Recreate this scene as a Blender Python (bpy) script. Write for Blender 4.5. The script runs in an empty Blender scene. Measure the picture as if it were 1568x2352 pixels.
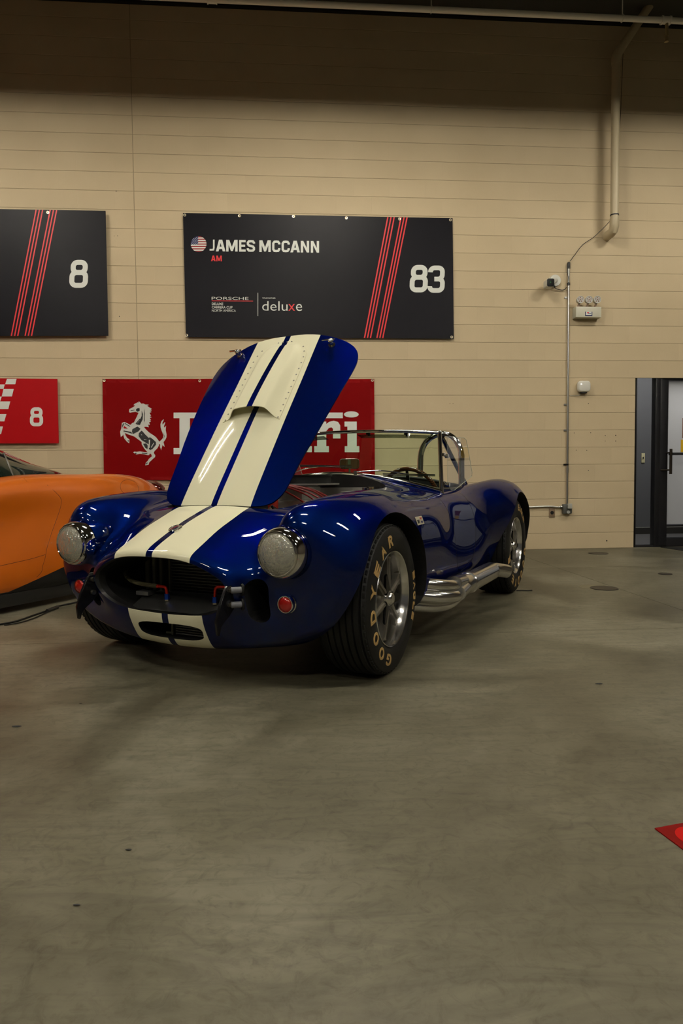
import bpy, bmesh, math, random
import numpy as np
from mathutils import Vector, Matrix
from mathutils.bvhtree import BVHTree
random.seed(3)
S = bpy.context.scene
COL = S.collection
pi = math.pi
# ------------------------------------------------------------------ camera
F_PX, PITCH, ROLL, CAM_H = 1512.15, 0.04844, -0.0096, 0.84418
cp, sp, cr, sr = math.cos(PITCH), math.sin(PITCH), math.cos(ROLL), math.sin(ROLL)
c_f = Vector((0, cp, -sp)); c_u0 = Vector((0, sp, cp)); c_r0 = Vector((1, 0, 0))
c_r = cr*c_r0 + sr*c_u0; c_u = -sr*c_r0 + cr*c_u0
CAM = Vector((0, 0, CAM_H))
cam_d = bpy.data.cameras.new('camera'); cam = bpy.data.objects.new('camera', cam_d); COL.objects.link(cam)
cam_d.sensor_fit = 'VERTICAL'; cam_d.sensor_height = 36; cam_d.lens = 36*F_PX/2352; cam_d.clip_start = 0.05
m = Matrix.Identity(4)
for i, v in enumerate((c_r, c_u, -c_f, CAM)):
    for j in range(3): m[j][i] = v[j]
cam.matrix_world = m; S.camera = cam
# ------------------------------------------------------------------ world, exposure
w = bpy.data.worlds.new('world'); S.world = w; w.use_nodes = True
w.node_tree.nodes['Background'].inputs[0].default_value = (0.9, 0.85, 0.75, 1)
w.node_tree.nodes['Background'].inputs[1].default_value = 0.02
S.view_settings.view_transform = 'Standard'; S.view_settings.look = 'None'
S.view_settings.exposure = 0.0; S.view_settings.gamma = 1.0; S.view_settings.use_curve_mapping = False
TUBE_POWER = 275.0
# fixtures: (x, y); they hang in rows along the block wall
FIX_Z = 5.25
FIXTURES = [(-4.3, 4.2), (0.2, 4.5), (4.7, 4.8), (-4.3, .3), (0.2, .6), (4.7, .9), (-4.3, -3.6), (0.2, -3.3), (4.7, -3.0)]
CEIL_Z = 6.11
# ------------------------------------------------------------------ pixel helpers (authoring: the point of a plane seen at a pixel)
WALL_D, WALL_YAW, WALL_Z0 = 7.60217, 0.07677, 0.18909
def ray(x, y): return (x-784)/F_PX*c_r - (y-1176)/F_PX*c_u + c_f
wt = Vector((math.cos(WALL_YAW), math.sin(WALL_YAW), 0)); wn = Vector((-math.sin(WALL_YAW), math.cos(WALL_YAW), 0))
W0 = Vector((0, WALL_D, 0))
def on_wall(x, y, off=0.0):
    """pixel -> (s, z) on the wall plane shifted off metres into the room"""
    d = ray(x, y); t = ((W0 - wn*off - CAM).dot(wn))/d.dot(wn); P = CAM + t*d
    return (P-W0).dot(wt), P.z
def on_floor(x, y, z=0.0):
    d = ray(x, y); return CAM + d*((z-CAM.z)/d.z)
WM = Matrix.Translation(W0) @ Matrix.Rotation(WALL_YAW, 4, 'Z')   # wall frame: x along wall, -y into the room, z up
# ------------------------------------------------------------------ materials
MATS = {}
def P_(name, col=(.8, .8, .8), rough=.5, metal=0.0, coat=0.0, emit=0.0, ecol=None, ior=None, spec=None):
    if name in MATS: return MATS[name]
    mt = bpy.data.materials.new(name); mt.use_nodes = True; b = mt.node_tree.nodes['Principled BSDF']
    b.inputs['Base Color'].default_value = (*col, 1); b.inputs['Roughness'].default_value = rough
    b.inputs['Metallic'].default_value = metal; b.inputs['Coat Weight'].default_value = coat
    b.inputs['Coat Roughness'].default_value = 0.02
    if spec is not None: b.inputs['Specular IOR Level'].default_value = spec
    if emit: b.inputs['Emission Color'].default_value = (*(ecol or col), 1); b.inputs['Emission Strength'].default_value = emit
    MATS[name] = mt; return mt
class N:
    """small node builder"""
    def __init__(s, name, base=True):
        s.m = bpy.data.materials.new(name); s.m.use_nodes = True; s.t = s.m.node_tree; s.b = s.t.nodes['Principled BSDF']; MATS[name] = s.m
    def n(s, typ, **kw):
        nd = s.t.nodes.new(typ)
        for k, v in kw.items():
            if k.startswith('i_'):
                key = k[2:]; key = int(key) if key.isdigit() else key.replace('_', ' ')
                nd.inputs[key].default_value = v
            else: setattr(nd, k, v)
        return nd
    def l(s, a, b): s.t.links.new(a, b)
    def math(s, op, a, b=None, c=None):
        nd = s.n('ShaderNodeMath', operation=op)
        for i, v in enumerate((a, b, c)):
            if v is None: continue
            if isinstance(v, (int, float)): nd.inputs[i].default_value = v
            else: s.l(v, nd.inputs[i])
        return nd.outputs[0]
    def mix(s, f, a, b):
        nd = s.n('ShaderNodeMix', data_type='RGBA')
        for sock, v in ((nd.inputs[0], f), (nd.inputs[6], a), (nd.inputs[7], b)):
            if isinstance(v, (int, float)): sock.default_value = v
            elif isinstance(v, tuple): sock.default_value = (*v, 1)
            else: s.l(v, sock)
        return nd.outputs[2]
    def ramp(s, f, stops):
        nd = s.n('ShaderNodeValToRGB'); s.l(f, nd.inputs[0]); e = nd.color_ramp.elements
        while len(e) < len(stops): e.new(.5)
        for el, (p, c) in zip(e, stops): el.position = p; el.color = (*c, 1) if len(c) == 3 else c
        return nd.outputs[0]
BLUE = (0.0006, 0.0060, 0.053); CREAM = (0.78, 0.75, 0.53)
STRIPE_Y, GAP_Y = 0.197, 0.0165
def paint(name, stripes=True):
    k = N(name); b = k.b
    if stripes:
        tc = k.n('ShaderNodeTexCoord'); sx = k.n('ShaderNodeSeparateXYZ'); k.l(tc.outputs['Object'], sx.inputs[0])
        a = k.math('ABSOLUTE', sx.outputs[1]); f = k.math('MULTIPLY', k.math('LESS_THAN', a, STRIPE_Y), k.math('GREATER_THAN', a, GAP_Y))
        k.l(k.mix(f, BLUE, CREAM), b.inputs['Base Color'])
        k.l(k.math('MULTIPLY', k.math('SUBTRACT', 1.0, f), 0.6), b.inputs['Metallic'])
    else:
        b.inputs['Base Color'].default_value = (*BLUE, 1); b.inputs['Metallic'].default_value = .6
    b.inputs['Specular Tint'].default_value = (.05, .12, 1, 1); b.inputs['Specular IOR Level'].default_value = 0
    b.inputs['Roughness'].default_value = 0.42; b.inputs['Coat Weight'].default_value = .65; b.inputs['Coat Roughness'].default_value = 0.01
    return k.m
M_paint = paint('blue_paint_cream_stripes'); M_blue = paint('blue_paint', False)
M_black = P_('satin_black', (.006, .006, .006), .5); M_chrome = P_('chrome', (.80, .79, .76), .06, 1.0)
M_alloy = P_('polished_alloy', (.72, .71, .68), .18, 1.0); M_cream = P_('cream_paint', CREAM, .3, 0, 1.0)
M_rubber = P_('tyre_rubber', (.006, .006, .0055), .55, spec=.3); M_dark = P_('dark_metal', (.03, .03, .03), .35, .8)
# ------------------------------------------------------------------ object helpers
def tag(o, label=None, cat=None, group=None, kind=None):
    if label: o['label'] = label
    if cat: o['category'] = cat
    if group: o['group'] = group
    if kind: o['kind'] = kind
    return o
def empty(name, loc=(0, 0, 0), rz=0.0):
    o = bpy.data.objects.new(name, None); COL.objects.link(o); o.location = loc; o.rotation_euler = (0, 0, rz); o.empty_display_size = .1
    return o
def link(name, me, mats, parent=None, smooth=None, mw=None):
    o = bpy.data.objects.new(name, me); COL.objects.link(o)
    if not isinstance(mats, (list, tuple)): mats = [mats]
    if not me.materials:
        for q in mats: me.materials.append(q)
    if smooth is not None: shade(me, smooth)
    if parent: o.parent = parent
    if mw is not None: o.matrix_local = mw
    return o
def shade(me, ang=35):
    """smooth shading with sharp edges above ang degrees"""
    bm = bmesh.new(); bm.from_mesh(me); a = math.radians(ang)
    for f in bm.faces: f.smooth = True
    for e in bm.edges:
        e.smooth = not (len(e.link_faces) == 2 and e.calc_face_angle(0) > a)
    bm.to_mesh(me); bm.free()
def obj(name, bm, mats, parent=None, ang=35, mw=None):
    me = bpy.data.meshes.new(name); bm.normal_update(); bm.to_mesh(me); bm.free()
    return link(name, me, mats, parent, ang, mw)
def add_box(bm, c, s, rz=0, mi=0, bev=0.0, M=None):
    r = bmesh.ops.create_cube(bm, size=1, matrix=(M or Matrix.Identity(4)) @ Matrix.Translation(c) @ Matrix.Rotation(rz, 4, 'Z') @ Matrix.Diagonal((*s, 1)))
    fs = list({f for v in r['verts'] for f in v.link_faces})
    if bev:
        es = list({e for v in r['verts'] for e in v.link_edges})
        rr = bmesh.ops.bevel(bm, geom=es, offset=bev, segments=2, affect='EDGES', profile=.6)
        fs = list({f for f in bm.faces if f.is_valid and (f in rr['faces'] or f in fs)})
    for f in fs:
        if f.is_valid: f.material_index = mi
def add_cyl(bm, a, b, r, seg=20, r2=None, caps=True, mi=0):
    a, b = Vector(a), Vector(b); d = b-a; L = d.length
    q = Vector((0, 0, 1)).rotation_difference(d.normalized()).to_matrix().to_4x4()
    rr = bmesh.ops.create_cone(bm, cap_ends=caps, cap_tris=False, segments=seg, radius1=r, radius2=r if r2 is None else r2, depth=L, matrix=Matrix.Translation((a+b)/2) @ q)
    for v in rr['verts']:
        for f in v.link_faces: f.material_index = mi
def add_sphere(bm, c, r, sc=(1, 1, 1), seg=20, mi=0):
    rr = bmesh.ops.create_uvsphere(bm, u_segments=seg, v_segments=max(6, seg//2), radius=r, matrix=Matrix.Translation(c) @ Matrix.Diagonal((*sc, 1)))
    for v in rr['verts']:
        for f in v.link_faces: f.material_index = mi
def catmull(pts, n=8, closed=False):
    P = [Vector(p) for p in pts]; out = []; k = len(P)
    rng = range(k if closed else k-1)
    for i in rng:
        p0 = P[(i-1) % k] if closed or i > 0 else P[0]*2-P[1]
        p1, p2 = P[i], P[(i+1) % k]
        p3 = P[(i+2) % k] if closed or i+2 < k else P[-1]*2-P[-2]
        for j in range(n):
            t = j/n; out.append(.5*((2*p1)+(p2-p0)*t+(2*p0-5*p1+4*p2-p3)*t*t+(3*p1-p0-3*p2+p3)*t**3))
    if not closed: out.append(P[-1])
    return out
def add_tube(bm, pts, r, seg=10, closed=False, mi=0, caps=True, rfun=None):
    """sweep a circle (or rfun(i)->radius) along pts"""
    P = [Vector(p) for p in pts]; k = len(P); rings = []; up = None
    for i, p in enumerate(P):
        if closed: t = P[(i+1) % k]-P[i-1]
        else: t = P[min(i+1, k-1)]-P[max(i-1, 0)]
        t.normalize()
        if up is None:
            up = Vector((0, 0, 1)) if abs(t.z) < .9 else Vector((1, 0, 0))
        up = (up - t*up.dot(t)).normalized(); sd = t.cross(up)
        rad = rfun(i) if rfun else r
        rings.append([bm.verts.new(p+(up*math.cos(2*pi*j/seg)+sd*math.sin(2*pi*j/seg))*rad) for j in range(seg)])
    for i in range(k if closed else k-1):
        A, B = rings[i], rings[(i+1) % k]
        for j in range(seg):
            f = bm.faces.new((A[j], A[(j+1) % seg], B[(j+1) % seg], B[j])); f.material_index = mi
    if caps and not closed:
        bm.faces.new(rings[0]).material_index = mi; bm.faces.new(rings[-1][::-1]).material_index = mi
def add_lathe(bm, prof, seg=48, M=None, mi=0, closed=False):
    """prof: (r, h); axis = local Y"""
    M = M or Matrix.Identity(4); rings = []
    for r, h_ in prof:
        if r < 1e-6: rings.append([bm.verts.new(M @ Vector((0, h_, 0)))])
        else: rings.append([bm.verts.new(M @ Vector((r*math.cos(2*pi*j/seg), h_, r*math.sin(2*pi*j/seg)))) for j in range(seg)])
    k = len(rings)
    for i in range(k if closed else k-1):
        A, B = rings[i], rings[(i+1) % k]
        for j in range(seg):
            j2 = (j+1) % seg
            q = [A[j % len(A)], A[j2 % len(A)], B[j2 % len(B)], B[j % len(B)]]
            q2 = []
            for v in q:
                if v not in q2: q2.append(v)
            if len(q2) >= 3: bm.faces.new(q2).material_index = mi
def add_prism(bm, pts2, f3, d0, d1, mi=0):
    """pts2: outline, f3(u,v,d)->Vector; closed prism between depths d0,d1"""
    A = [bm.verts.new(f3(u, v, d0)) for u, v in pts2]; B = [bm.verts.new(f3(u, v, d1)) for u, v in pts2]
    n = len(A)
    for i in range(n): bm.faces.new((A[i], A[(i+1) % n], B[(i+1) % n], B[i])).material_index = mi
    bm.faces.new(A[::-1]).material_index = mi; bm.faces.new(B).material_index = mi
def rrect(w_, h_, r, n=6, cx_=0, cy_=0):
    out = []
    for sx_, sy_, a0 in ((1, 1, 0), (-1, 1, pi/2), (-1, -1, pi), (1, -1, 1.5*pi)):
        for j in range(n+1):
            a = a0+pi/2*j/n; out.append((cx_+sx_*(w_/2-r)+r*math.cos(a), cy_+sy_*(h_/2-r)+r*math.sin(a)))
    return out
def fixn(bm): bmesh.ops.recalc_face_normals(bm, faces=bm.faces)
# ---- spline surface
def nspline(t, Pn, tq):
    """natural cubic spline; Pn (n, ...) at t -> values at tq"""
    n = len(t); h_ = np.diff(t); sh = Pn.shape[1:]; Y = Pn.reshape(n, -1)
    A = np.zeros((n, n)); R = np.zeros_like(Y); A[0, 0] = A[-1, -1] = 1
    for i in range(1, n-1):
        A[i, i-1] = h_[i-1]; A[i, i] = 2*(h_[i-1]+h_[i]); A[i, i+1] = h_[i]
        R[i] = 6*((Y[i+1]-Y[i])/h_[i]-(Y[i]-Y[i-1])/h_[i-1])
    Mm = np.linalg.solve(A, R); k = np.clip(np.searchsorted(t, tq, side='right')-1, 0, n-2)
    a = (t[k+1]-tq)[:, None]; b = (tq-t[k])[:, None]; hh = h_[k][:, None]
    out = Mm[k]*a**3/(6*hh)+Mm[k+1]*b**3/(6*hh)+(Y[k]/hh-Mm[k]*hh/6)*a+(Y[k+1]/hh-Mm[k+1]*hh/6)*b
    return out.reshape((len(tq),)+sh)
def body_grid(rows, nu, nv):
    """rows: list of half sections (left side, top centre -> bottom centre); returns grid (nu, 2nv-2... , 3) of the closed ring"""
    R = np.array(rows, float)                                   # (rows, cols, 3)
    Mi = R[:, 1:-1][:, ::-1].copy(); Mi[:, :, 1] *= -1
    ring = np.concatenate([R, Mi], axis=1)                      # closed ring
    nc = ring.shape[1]
    # v direction: periodic through padding
    pad = 4; Q = np.concatenate([ring[:, -pad:], ring, ring[:, :pad+1]], axis=1)
    d = np.linalg.norm(np.diff(Q, axis=1), axis=2); d = np.sqrt(d).mean(axis=0)
    tv = np.concatenate([[0], np.cumsum(d)]); t0, t1 = tv[pad], tv[pad+nc]
    per = nv//nc
    tq = np.concatenate([np.linspace(tv[pad+i], tv[pad+i+1], per, endpoint=False) for i in range(nc)])
    V = nspline(tv, Q.transpose(1, 0, 2), tq).transpose(1, 0, 2)  # (rows, nvq, 3)
    d = np.linalg.norm(np.diff(V, axis=0), axis=2); d = np.sqrt(d).mean(axis=1)
    tu = np.concatenate([[0], np.cumsum(d)])
    pu = max(2, nu//(len(rows)-1))
    tq = np.concatenate([np.linspace(tu[i], tu[i+1], pu, endpoint=False) for i in range(len(rows)-1)]+[tu[-1:]])
    return nspline(tu, V, tq)
def grid_mesh(G, name, cap0=None, cap1=True):
    nu, nv, _ = G.shape; bm = bmesh.new(); vs = [[bm.verts.new(G[i, j]) for j in range(nv)] for i in range(nu)]
    for i in range(nu-1):
        for j in range(nv):
            bm.faces.new((vs[i][j], vs[i][(j+1) % nv], vs[i+1][(j+1) % nv], vs[i+1][j]))
    last = vs[0]
    if cap0:
        for (dx, sc, c) in cap0:                                  # inner rings: x shift, scale about centre c
            ring = [bm.verts.new((v0.co.x+dx, c[0]+(v0.co.y-c[0])*sc, c[1]+(v0.co.z-c[1])*sc)) for v0 in vs[0]]
            for j in range(nv): bm.faces.new((ring[j], ring[(j+1) % nv], last[(j+1) % nv], last[j])).material_index = 1
            last = ring
    bm.faces.new(last).material_index = 1 if cap0 else 0
    if cap1: bm.faces.new(vs[-1][::-1])
    fixn(bm)
    return bm
def boolean(me, cutters, op='DIFFERENCE'):
    """apply cutters (list of bmesh) to mesh; returns new mesh"""
    for cb in cutters:
        fixn(cb); cm = bpy.data.meshes.new('cut'); cb.to_mesh(cm); cb.free(); cm.materials.append(M_blue); cm.materials.append(M_black)
        a = bpy.data.objects.new('a', me); b = bpy.data.objects.new('b', cm); COL.objects.link(a); COL.objects.link(b)
        md = a.modifiers.new('b', 'BOOLEAN'); md.operation = op; md.object = b; md.solver = 'EXACT'
        dg = bpy.context.evaluated_depsgraph_get(); dg.update()
        me2 = bpy.data.meshes.new_from_object(a.evaluated_get(dg))
        bpy.data.objects.remove(a); bpy.data.objects.remove(b); me = me2
    return me
def surf_normals(me, bvh, src, srcn, mats=(0,), tol=.004):
    """custom normals for the faces of outer material from the uncut surface"""
    for p in me.polygons: p.use_smooth = True
    cache = {}; nl = [Vector((0, 0, 0))]*len(me.loops)
    for p in me.polygons:
        outer = p.material_index in mats
        for li in p.loop_indices:
            if not outer: nl[li] = p.normal.copy(); continue
            vi = me.loops[li].vertex_index
            if vi not in cache:
                co, no, fi, di = bvh.find_nearest(me.vertices[vi].co)
                if di > tol: cache[vi] = None
                else:
                    pl = src.polygons[fi]; ws = 0; acc = Vector((0, 0, 0))
                    for v in pl.vertices:
                        w_ = 1/((src.vertices[v].co-co).length_squared+1e-9); acc += srcn[v]*w_; ws += w_
                    cache[vi] = (acc/ws).normalized()
            nn = cache[vi]
            nl[li] = nn if nn is not None and nn.dot(p.normal) > .3 else p.normal.copy()
    me.normals_split_custom_set(nl)
# ================================================================== SETTING
def conc():
    k = N('concrete_floor'); b = k.b; tc = k.n('ShaderNodeTexCoord')
    n1 = k.n('ShaderNodeTexNoise', i_Scale=.9, i_Detail=6.0, i_Roughness=.6, i_Distortion=1.2); k.l(tc.outputs['Object'], n1.inputs['Vector'])
    mp = k.n('ShaderNodeMapping'); mp.inputs['Scale'].default_value = (1, 5, 1); k.l(tc.outputs['Object'], mp.inputs[0])
    n2 = k.n('ShaderNodeTexNoise', i_Scale=2.2, i_Detail=8.0, i_Roughness=.65, i_Distortion=2.5); k.l(mp.outputs[0], n2.inputs['Vector'])
    n3 = k.n('ShaderNodeTexNoise', i_Scale=19.0, i_Detail=6.0, i_Roughness=.68, i_Distortion=1.8); k.l(tc.outputs['Object'], n3.inputs['Vector'])
    base = k.ramp(n1.outputs[0], [(.32, (.070, .062, .038)), (.5, (.132, .122, .080)), (.68, (.215, .200, .142))])
    a = k.mix(k.math('MULTIPLY', k.math('SUBTRACT', n2.outputs[0], .45), 1.8), base, (.045, .040, .026))
    sp_ = k.ramp(n3.outputs[0], [(.48, (1, 1, 1)), (.60, (.72, .71, .68)), (.72, (.35, .33, .30))])
    mx = k.n('ShaderNodeMix', data_type='RGBA', blend_type='MULTIPLY'); mx.inputs[0].default_value = .6; k.l(a, mx.inputs[6]); k.l(sp_, mx.inputs[7])
    k.l(mx.outputs[2], b.inputs['Base Color'])
    k.l(k.math('ADD', .34, k.math('MULTIPLY', n1.outputs[0], .22)), b.inputs['Roughness']); b.inputs['Specular IOR Level'].default_value = .35
    bp = k.n('ShaderNodeBump', i_Strength=.06, i_Distance=.01); k.l(n3.outputs[0], bp.inputs['Height']); k.l(bp.outputs[0], b.inputs['Normal'])
    return k.m
M_floor = conc()
def wallm():
    k = N('painted_block'); b = k.b; tc = k.n('ShaderNodeTexCoord')
    n1 = k.n('ShaderNodeTexNoise', i_Scale=1.1, i_Detail=4.0); k.l(tc.outputs['Object'], n1.inputs['Vector'])
    gi = k.n('ShaderNodeObjectInfo'); r = k.math('ADD', .985, k.math('MULTIPLY', gi.outputs['Random'], .03))
    c = k.ramp(n1.outputs[0], [(.3, (.53, .425, .268)), (.7, (.61, .495, .318))])
    vm = k.n('ShaderNodeVectorMath', operation='SCALE'); k.l(c, vm.inputs[0]); k.l(r, vm.inputs['Scale']); k.l(vm.outputs[0], b.inputs['Base Color'])
    b.inputs['Roughness'].default_value = .6; b.inputs['Specular IOR Level'].default_value = .25
    n2 = k.n('ShaderNodeTexNoise', i_Scale=90.0, i_Detail=3.0); k.l(tc.outputs['Object'], n2.inputs['Vector'])
    bp = k.n('ShaderNodeBump', i_Strength=.15, i_Distance=.004); k.l(n2.outputs[0], bp.inputs['Height']); k.l(bp.outputs[0], b.inputs['Normal'])
    return k.m
M_wall = wallm()
M_wall2 = P_('painted_wall', (.09, .075, .055), .7)
M_grey = P_('grey_wall', (.10, .105, .12), .7)
# floor slab pieces: saw-cut joints are real gaps between slabs; the joint lines run parallel and square to a far diagonal
floor = empty('floor'); tag(floor, kind='structure')
bm = bmesh.new(); add_box(bm, (0, 0, -.04), (30, 30, .03)); obj('subfloor', bm, P_('joint_dark', (.02, .016, .012), .9), floor)  # dark-coloured base seen through the gaps between slabs
jy = [-9.0, -4.9, -.6, 3.62, 7.55, 11.5]
xe = [-12.0, -6.2, 12.0]
A_, B_ = on_floor(1220, 1284), on_floor(1568, 1402)
def joint_x(y): return A_.x+(B_.x-A_.x)*(y-A_.y)/(B_.y-A_.y)
JX = 2.22
g = .0022
y_near = lambda x: 3.60+.062*(x-1.2)
def slab(pts):
    bm = bmesh.new(); add_prism(bm, pts, lambda u, v, d: Vector((u, v, d)), -.03, 0); fixn(bm)
    obj('slab', bm, M_floor, floor, 3)
jxa = lambda y: joint_x(y)
y_far = lambda x: 6.156+.08*(x-1.78)
slab([(-12, y_near(-12)+g), (jxa(y_near(2.2))-g, y_near(2.2)+g), (jxa(y_far(1.9))-g, y_far(1.9)-g), (-12, y_far(-12)-g)])
slab([(-12, y_far(-12)+g), (jxa(y_far(1.9))-g, y_far(1.9)+g), (jxa(7.9)-g, 7.9), (-12, 7.9)])
slab([(jxa(y_near(2.2))+g, y_near(2.2)+g), (12, y_near(12)+g), (12, y_far(12)-g), (jxa(y_far(1.9))+g, y_far(1.9)-g)])
slab([(jxa(y_far(1.9))+g, y_far(1.9)+g), (12, y_far(12)+g), (12, 12), (jxa(12), 12), (jxa(7.9)+g, 7.9)])
slab([(-12, -1.0), (2.46, -1.0), (jxa(y_near(2.2))-g, y_near(2.2)-g), (-12, y_near(-12)-g)])
slab([(2.46+2*g, -1.0), (12, -1.0), (12, y_near(12)-g), (jxa(y_near(2.2))+g, y_near(2.2)-g)])
slab([(-12, -11), (12, -11), (12, -1-g), (-12, -1-g)])
# back wall of painted concrete block
DOOR_S0 = on_wall(1456, 1100)[0]; DOOR_ZT = on_wall(1458, 846)[1]
wall = empty('wall_back'); wall.matrix_world = WM; tag(wall, kind='structure')
S_L, S_R = -7.6, 8.6; JOINT_S = on_wall(316, 800)[0]
BH, BL, T = .2032, .4064, .004
ztop = CEIL_Z
rects = []
zc = WALL_Z0; rows_ = [(0.0, WALL_Z0)]
while zc < ztop: rows_.append((zc, min(zc+BH, ztop))); zc += BH
for k_, (z0, z1) in enumerate(rows_):
    xs = [S_L]; x = JOINT_S-math.floor((JOINT_S-S_L)/BL)*BL - (BL/2 if k_ % 2 else 0)
    while x < S_R:
        if x > S_L+.05: xs.append(x)
        x += BL
    xs.append(S_R)
    if k_ % 2: xs = sorted(xs+[JOINT_S])
    for a_, b_ in zip(xs, xs[1:]):
        if z1 <= DOOR_ZT+.02 and b_ > DOOR_S0:
            if a_ > DOOR_S0-.04: continue
            b_ = DOOR_S0
        rects.append((a_, b_, z0, z1))
# the door head course is cut where the opening ends
def block_bm(bm, a_, b_, z0, z1, dep=0.0):
    gv = .0001; gh = .0022
    if abs(a_-JOINT_S) < .01: a_ += .004
    if abs(b_-JOINT_S) < .01: b_ -= .004
    e1 = .0012 if abs(a_-JOINT_S) < .02 else .0001; e2 = .0012 if abs(b_-JOINT_S) < .02 else .0001
    a_ += gv; b_ -= gv; z0 += gh; z1 -= gh
    q = .0024
    o = [(a_, z0), (b_, z0), (b_, z1), (a_, z1)]; i_ = [(a_+e1, z0+q), (b_-e2, z0+q), (b_-e2, z1-q), (a_+e1, z1-q)]
    V0 = [bm.verts.new((x, .01, z)) for x, z in o]; V1 = [bm.verts.new((x, .0022+dep, z)) for x, z in o]; V2 = [bm.verts.new((x, dep, z)) for x, z in i_]
    for A, B in ((V0, V1), (V1, V2)):
        for i in range(4): bm.faces.new((A[i], A[(i+1) % 4], B[(i+1) % 4], B[i]))
    bm.faces.new(V2)
vis = [r for r in rects if -4.5 < (r[0]+r[1])/2 < 4.6 and r[3] < 4.4]
vis.sort(key=lambda r: (abs((r[0]+r[1])/2)*.6+abs(r[2]-1.8)))
near = vis[:298]; nearset = set(near)
cache = {}
for r in near:
    key = (round(r[1]-r[0], 3), round(r[3]-r[2], 3), abs(r[0]-JOINT_S) < .01, abs(r[1]-JOINT_S) < .01)
    if key not in cache:
        bm = bmesh.new(); block_bm(bm, r[0], r[1], r[2], r[3])
        bmesh.ops.translate(bm, verts=bm.verts, vec=(-(r[0]+r[1])/2, 0, -(r[2]+r[3])/2)); me = bpy.data.meshes.new('block')
        bmesh.ops.recalc_face_normals(bm, faces=bm.faces); bm.to_mesh(me); bm.free(); me.materials.append(M_wall); cache[key] = me
    o = bpy.data.objects.new('block', cache[key]); COL.objects.link(o); o.parent = wall
    o.location = ((r[0]+r[1])/2, random.uniform(-.0003, .0003), (r[2]+r[3])/2)
bm = bmesh.new()
for r in rects:
    if r not in nearset: block_bm(bm, r[0], r[1], r[2], r[3], random.uniform(-.0004, .0004))
fixn(bm); o = obj('blocks', bm, M_wall, wall, 5); tag(o, kind='stuff')
bm = bmesh.new()
def wbox(bm, s0, s1, z0, z1, y0, y1, mi=0): add_box(bm, ((s0+s1)/2, (y0+y1)/2, (z0+z1)/2), (s1-s0, y1-y0, z1-z0), mi=mi)
wbox(bm, S_L, DOOR_S0-.001, 0, ztop, .003, .20); wbox(bm, DOOR_S0-.001, S_R, DOOR_ZT+.0, ztop, .003, .20)
obj('mortar', bm, P_('mortar_paint', (.36, .29, .18), .8), wall)
# ceiling, other walls
ce = obj('ceiling', (lambda b: (add_box(b, (0, 0, CEIL_Z+.1), (26, 24, .2)), b)[1])(bmesh.new()), P_('ceiling_deck', (.07, .07, .06), .8)); tag(ce, kind='structure')
for nm, c_, s_, mt in (('wall_left', (-9.5, -1.6, 3.2), (.2, 20, 6.4), M_wall2), ('wall_right', (9.5, -.5, 3.2), (.2, 21, 6.4), M_wall2), ('wall_front', (0, -10, 3.2), (19.2, .2, 6.4), M_grey)):
    bm = bmesh.new(); add_box(bm, c_, s_); tag(obj(nm, bm, mt), kind='structure')
# ceiling fixtures
M_tube = P_('fluorescent_tube', (1, .97, .90), .4, emit=TUBE_POWER, ecol=(1.0, .93, .80)); M_fix = P_('white_enamel', (.75, .75, .72), .35)
fix0 = None
def dup(root, loc, rz=0.0, label=None, group=None):
    r = root.copy(); COL.objects.link(r); r.location = loc; r.rotation_euler = (0, 0, rz)
    if label: r['label'] = label
    if group: r['group'] = group
    for ch in list(root.children):
        c = ch.copy(); COL.objects.link(c); c.parent = r
        for g_ in ch.children:
            d = g_.copy(); COL.objects.link(d); d.parent = c
    return r
def flab(i): return 'white twin-tube light fixture, %s of the three in the row %s' % (('left', 'middle', 'right')[i % 3], ('nearest the block wall', 'above the camera', 'farthest from the block wall')[i//3])
for i, (x, y) in enumerate(FIXTURES):
    if fix0 is None:
        t = empty('light_fixture'); tag(t, 'long white twin-tube light fixture hung from the dark ceiling', 'lamp', 'twin-tube light fixtures hung in rows above the frame')
        bm = bmesh.new()
        L = 1.4
        add_box(bm, (0, 0, .09), (L, .36, .012)); add_box(bm, (0, -.18, .035), (L, .008, .12)); add_box(bm, (0, .18, .035), (L, .008, .12))
        add_box(bm, (L/2, 0, .035), (.008, .36, .12)); add_box(bm, (-L/2, 0, .035), (.008, .36, .12)); add_box(bm, (0, 0, .13), (L-.2, .1, .07))
        obj('housing', bm, M_fix, t)
        for sy_ in (-.095, .095):
            bm = bmesh.new(); add_cyl(bm, (-.61, sy_, .0), (.61, sy_, .0), .014, 12); obj('tube', bm, M_tube, t)
        for sx_ in (-.5, .5):
            bm = bmesh.new(); add_cyl(bm, (sx_, 0, .16), (sx_, 0, CEIL_Z-FIX_Z-.002), .004, 6); obj('hanger', bm, M_dark, t)
        t.location = (x, y, FIX_Z); t.rotation_euler = (0, 0, WALL_YAW); fix0 = t; t['label'] = flab(i)
    else: dup(fix0, (x, y, FIX_Z), WALL_YAW, flab(i))
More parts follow.
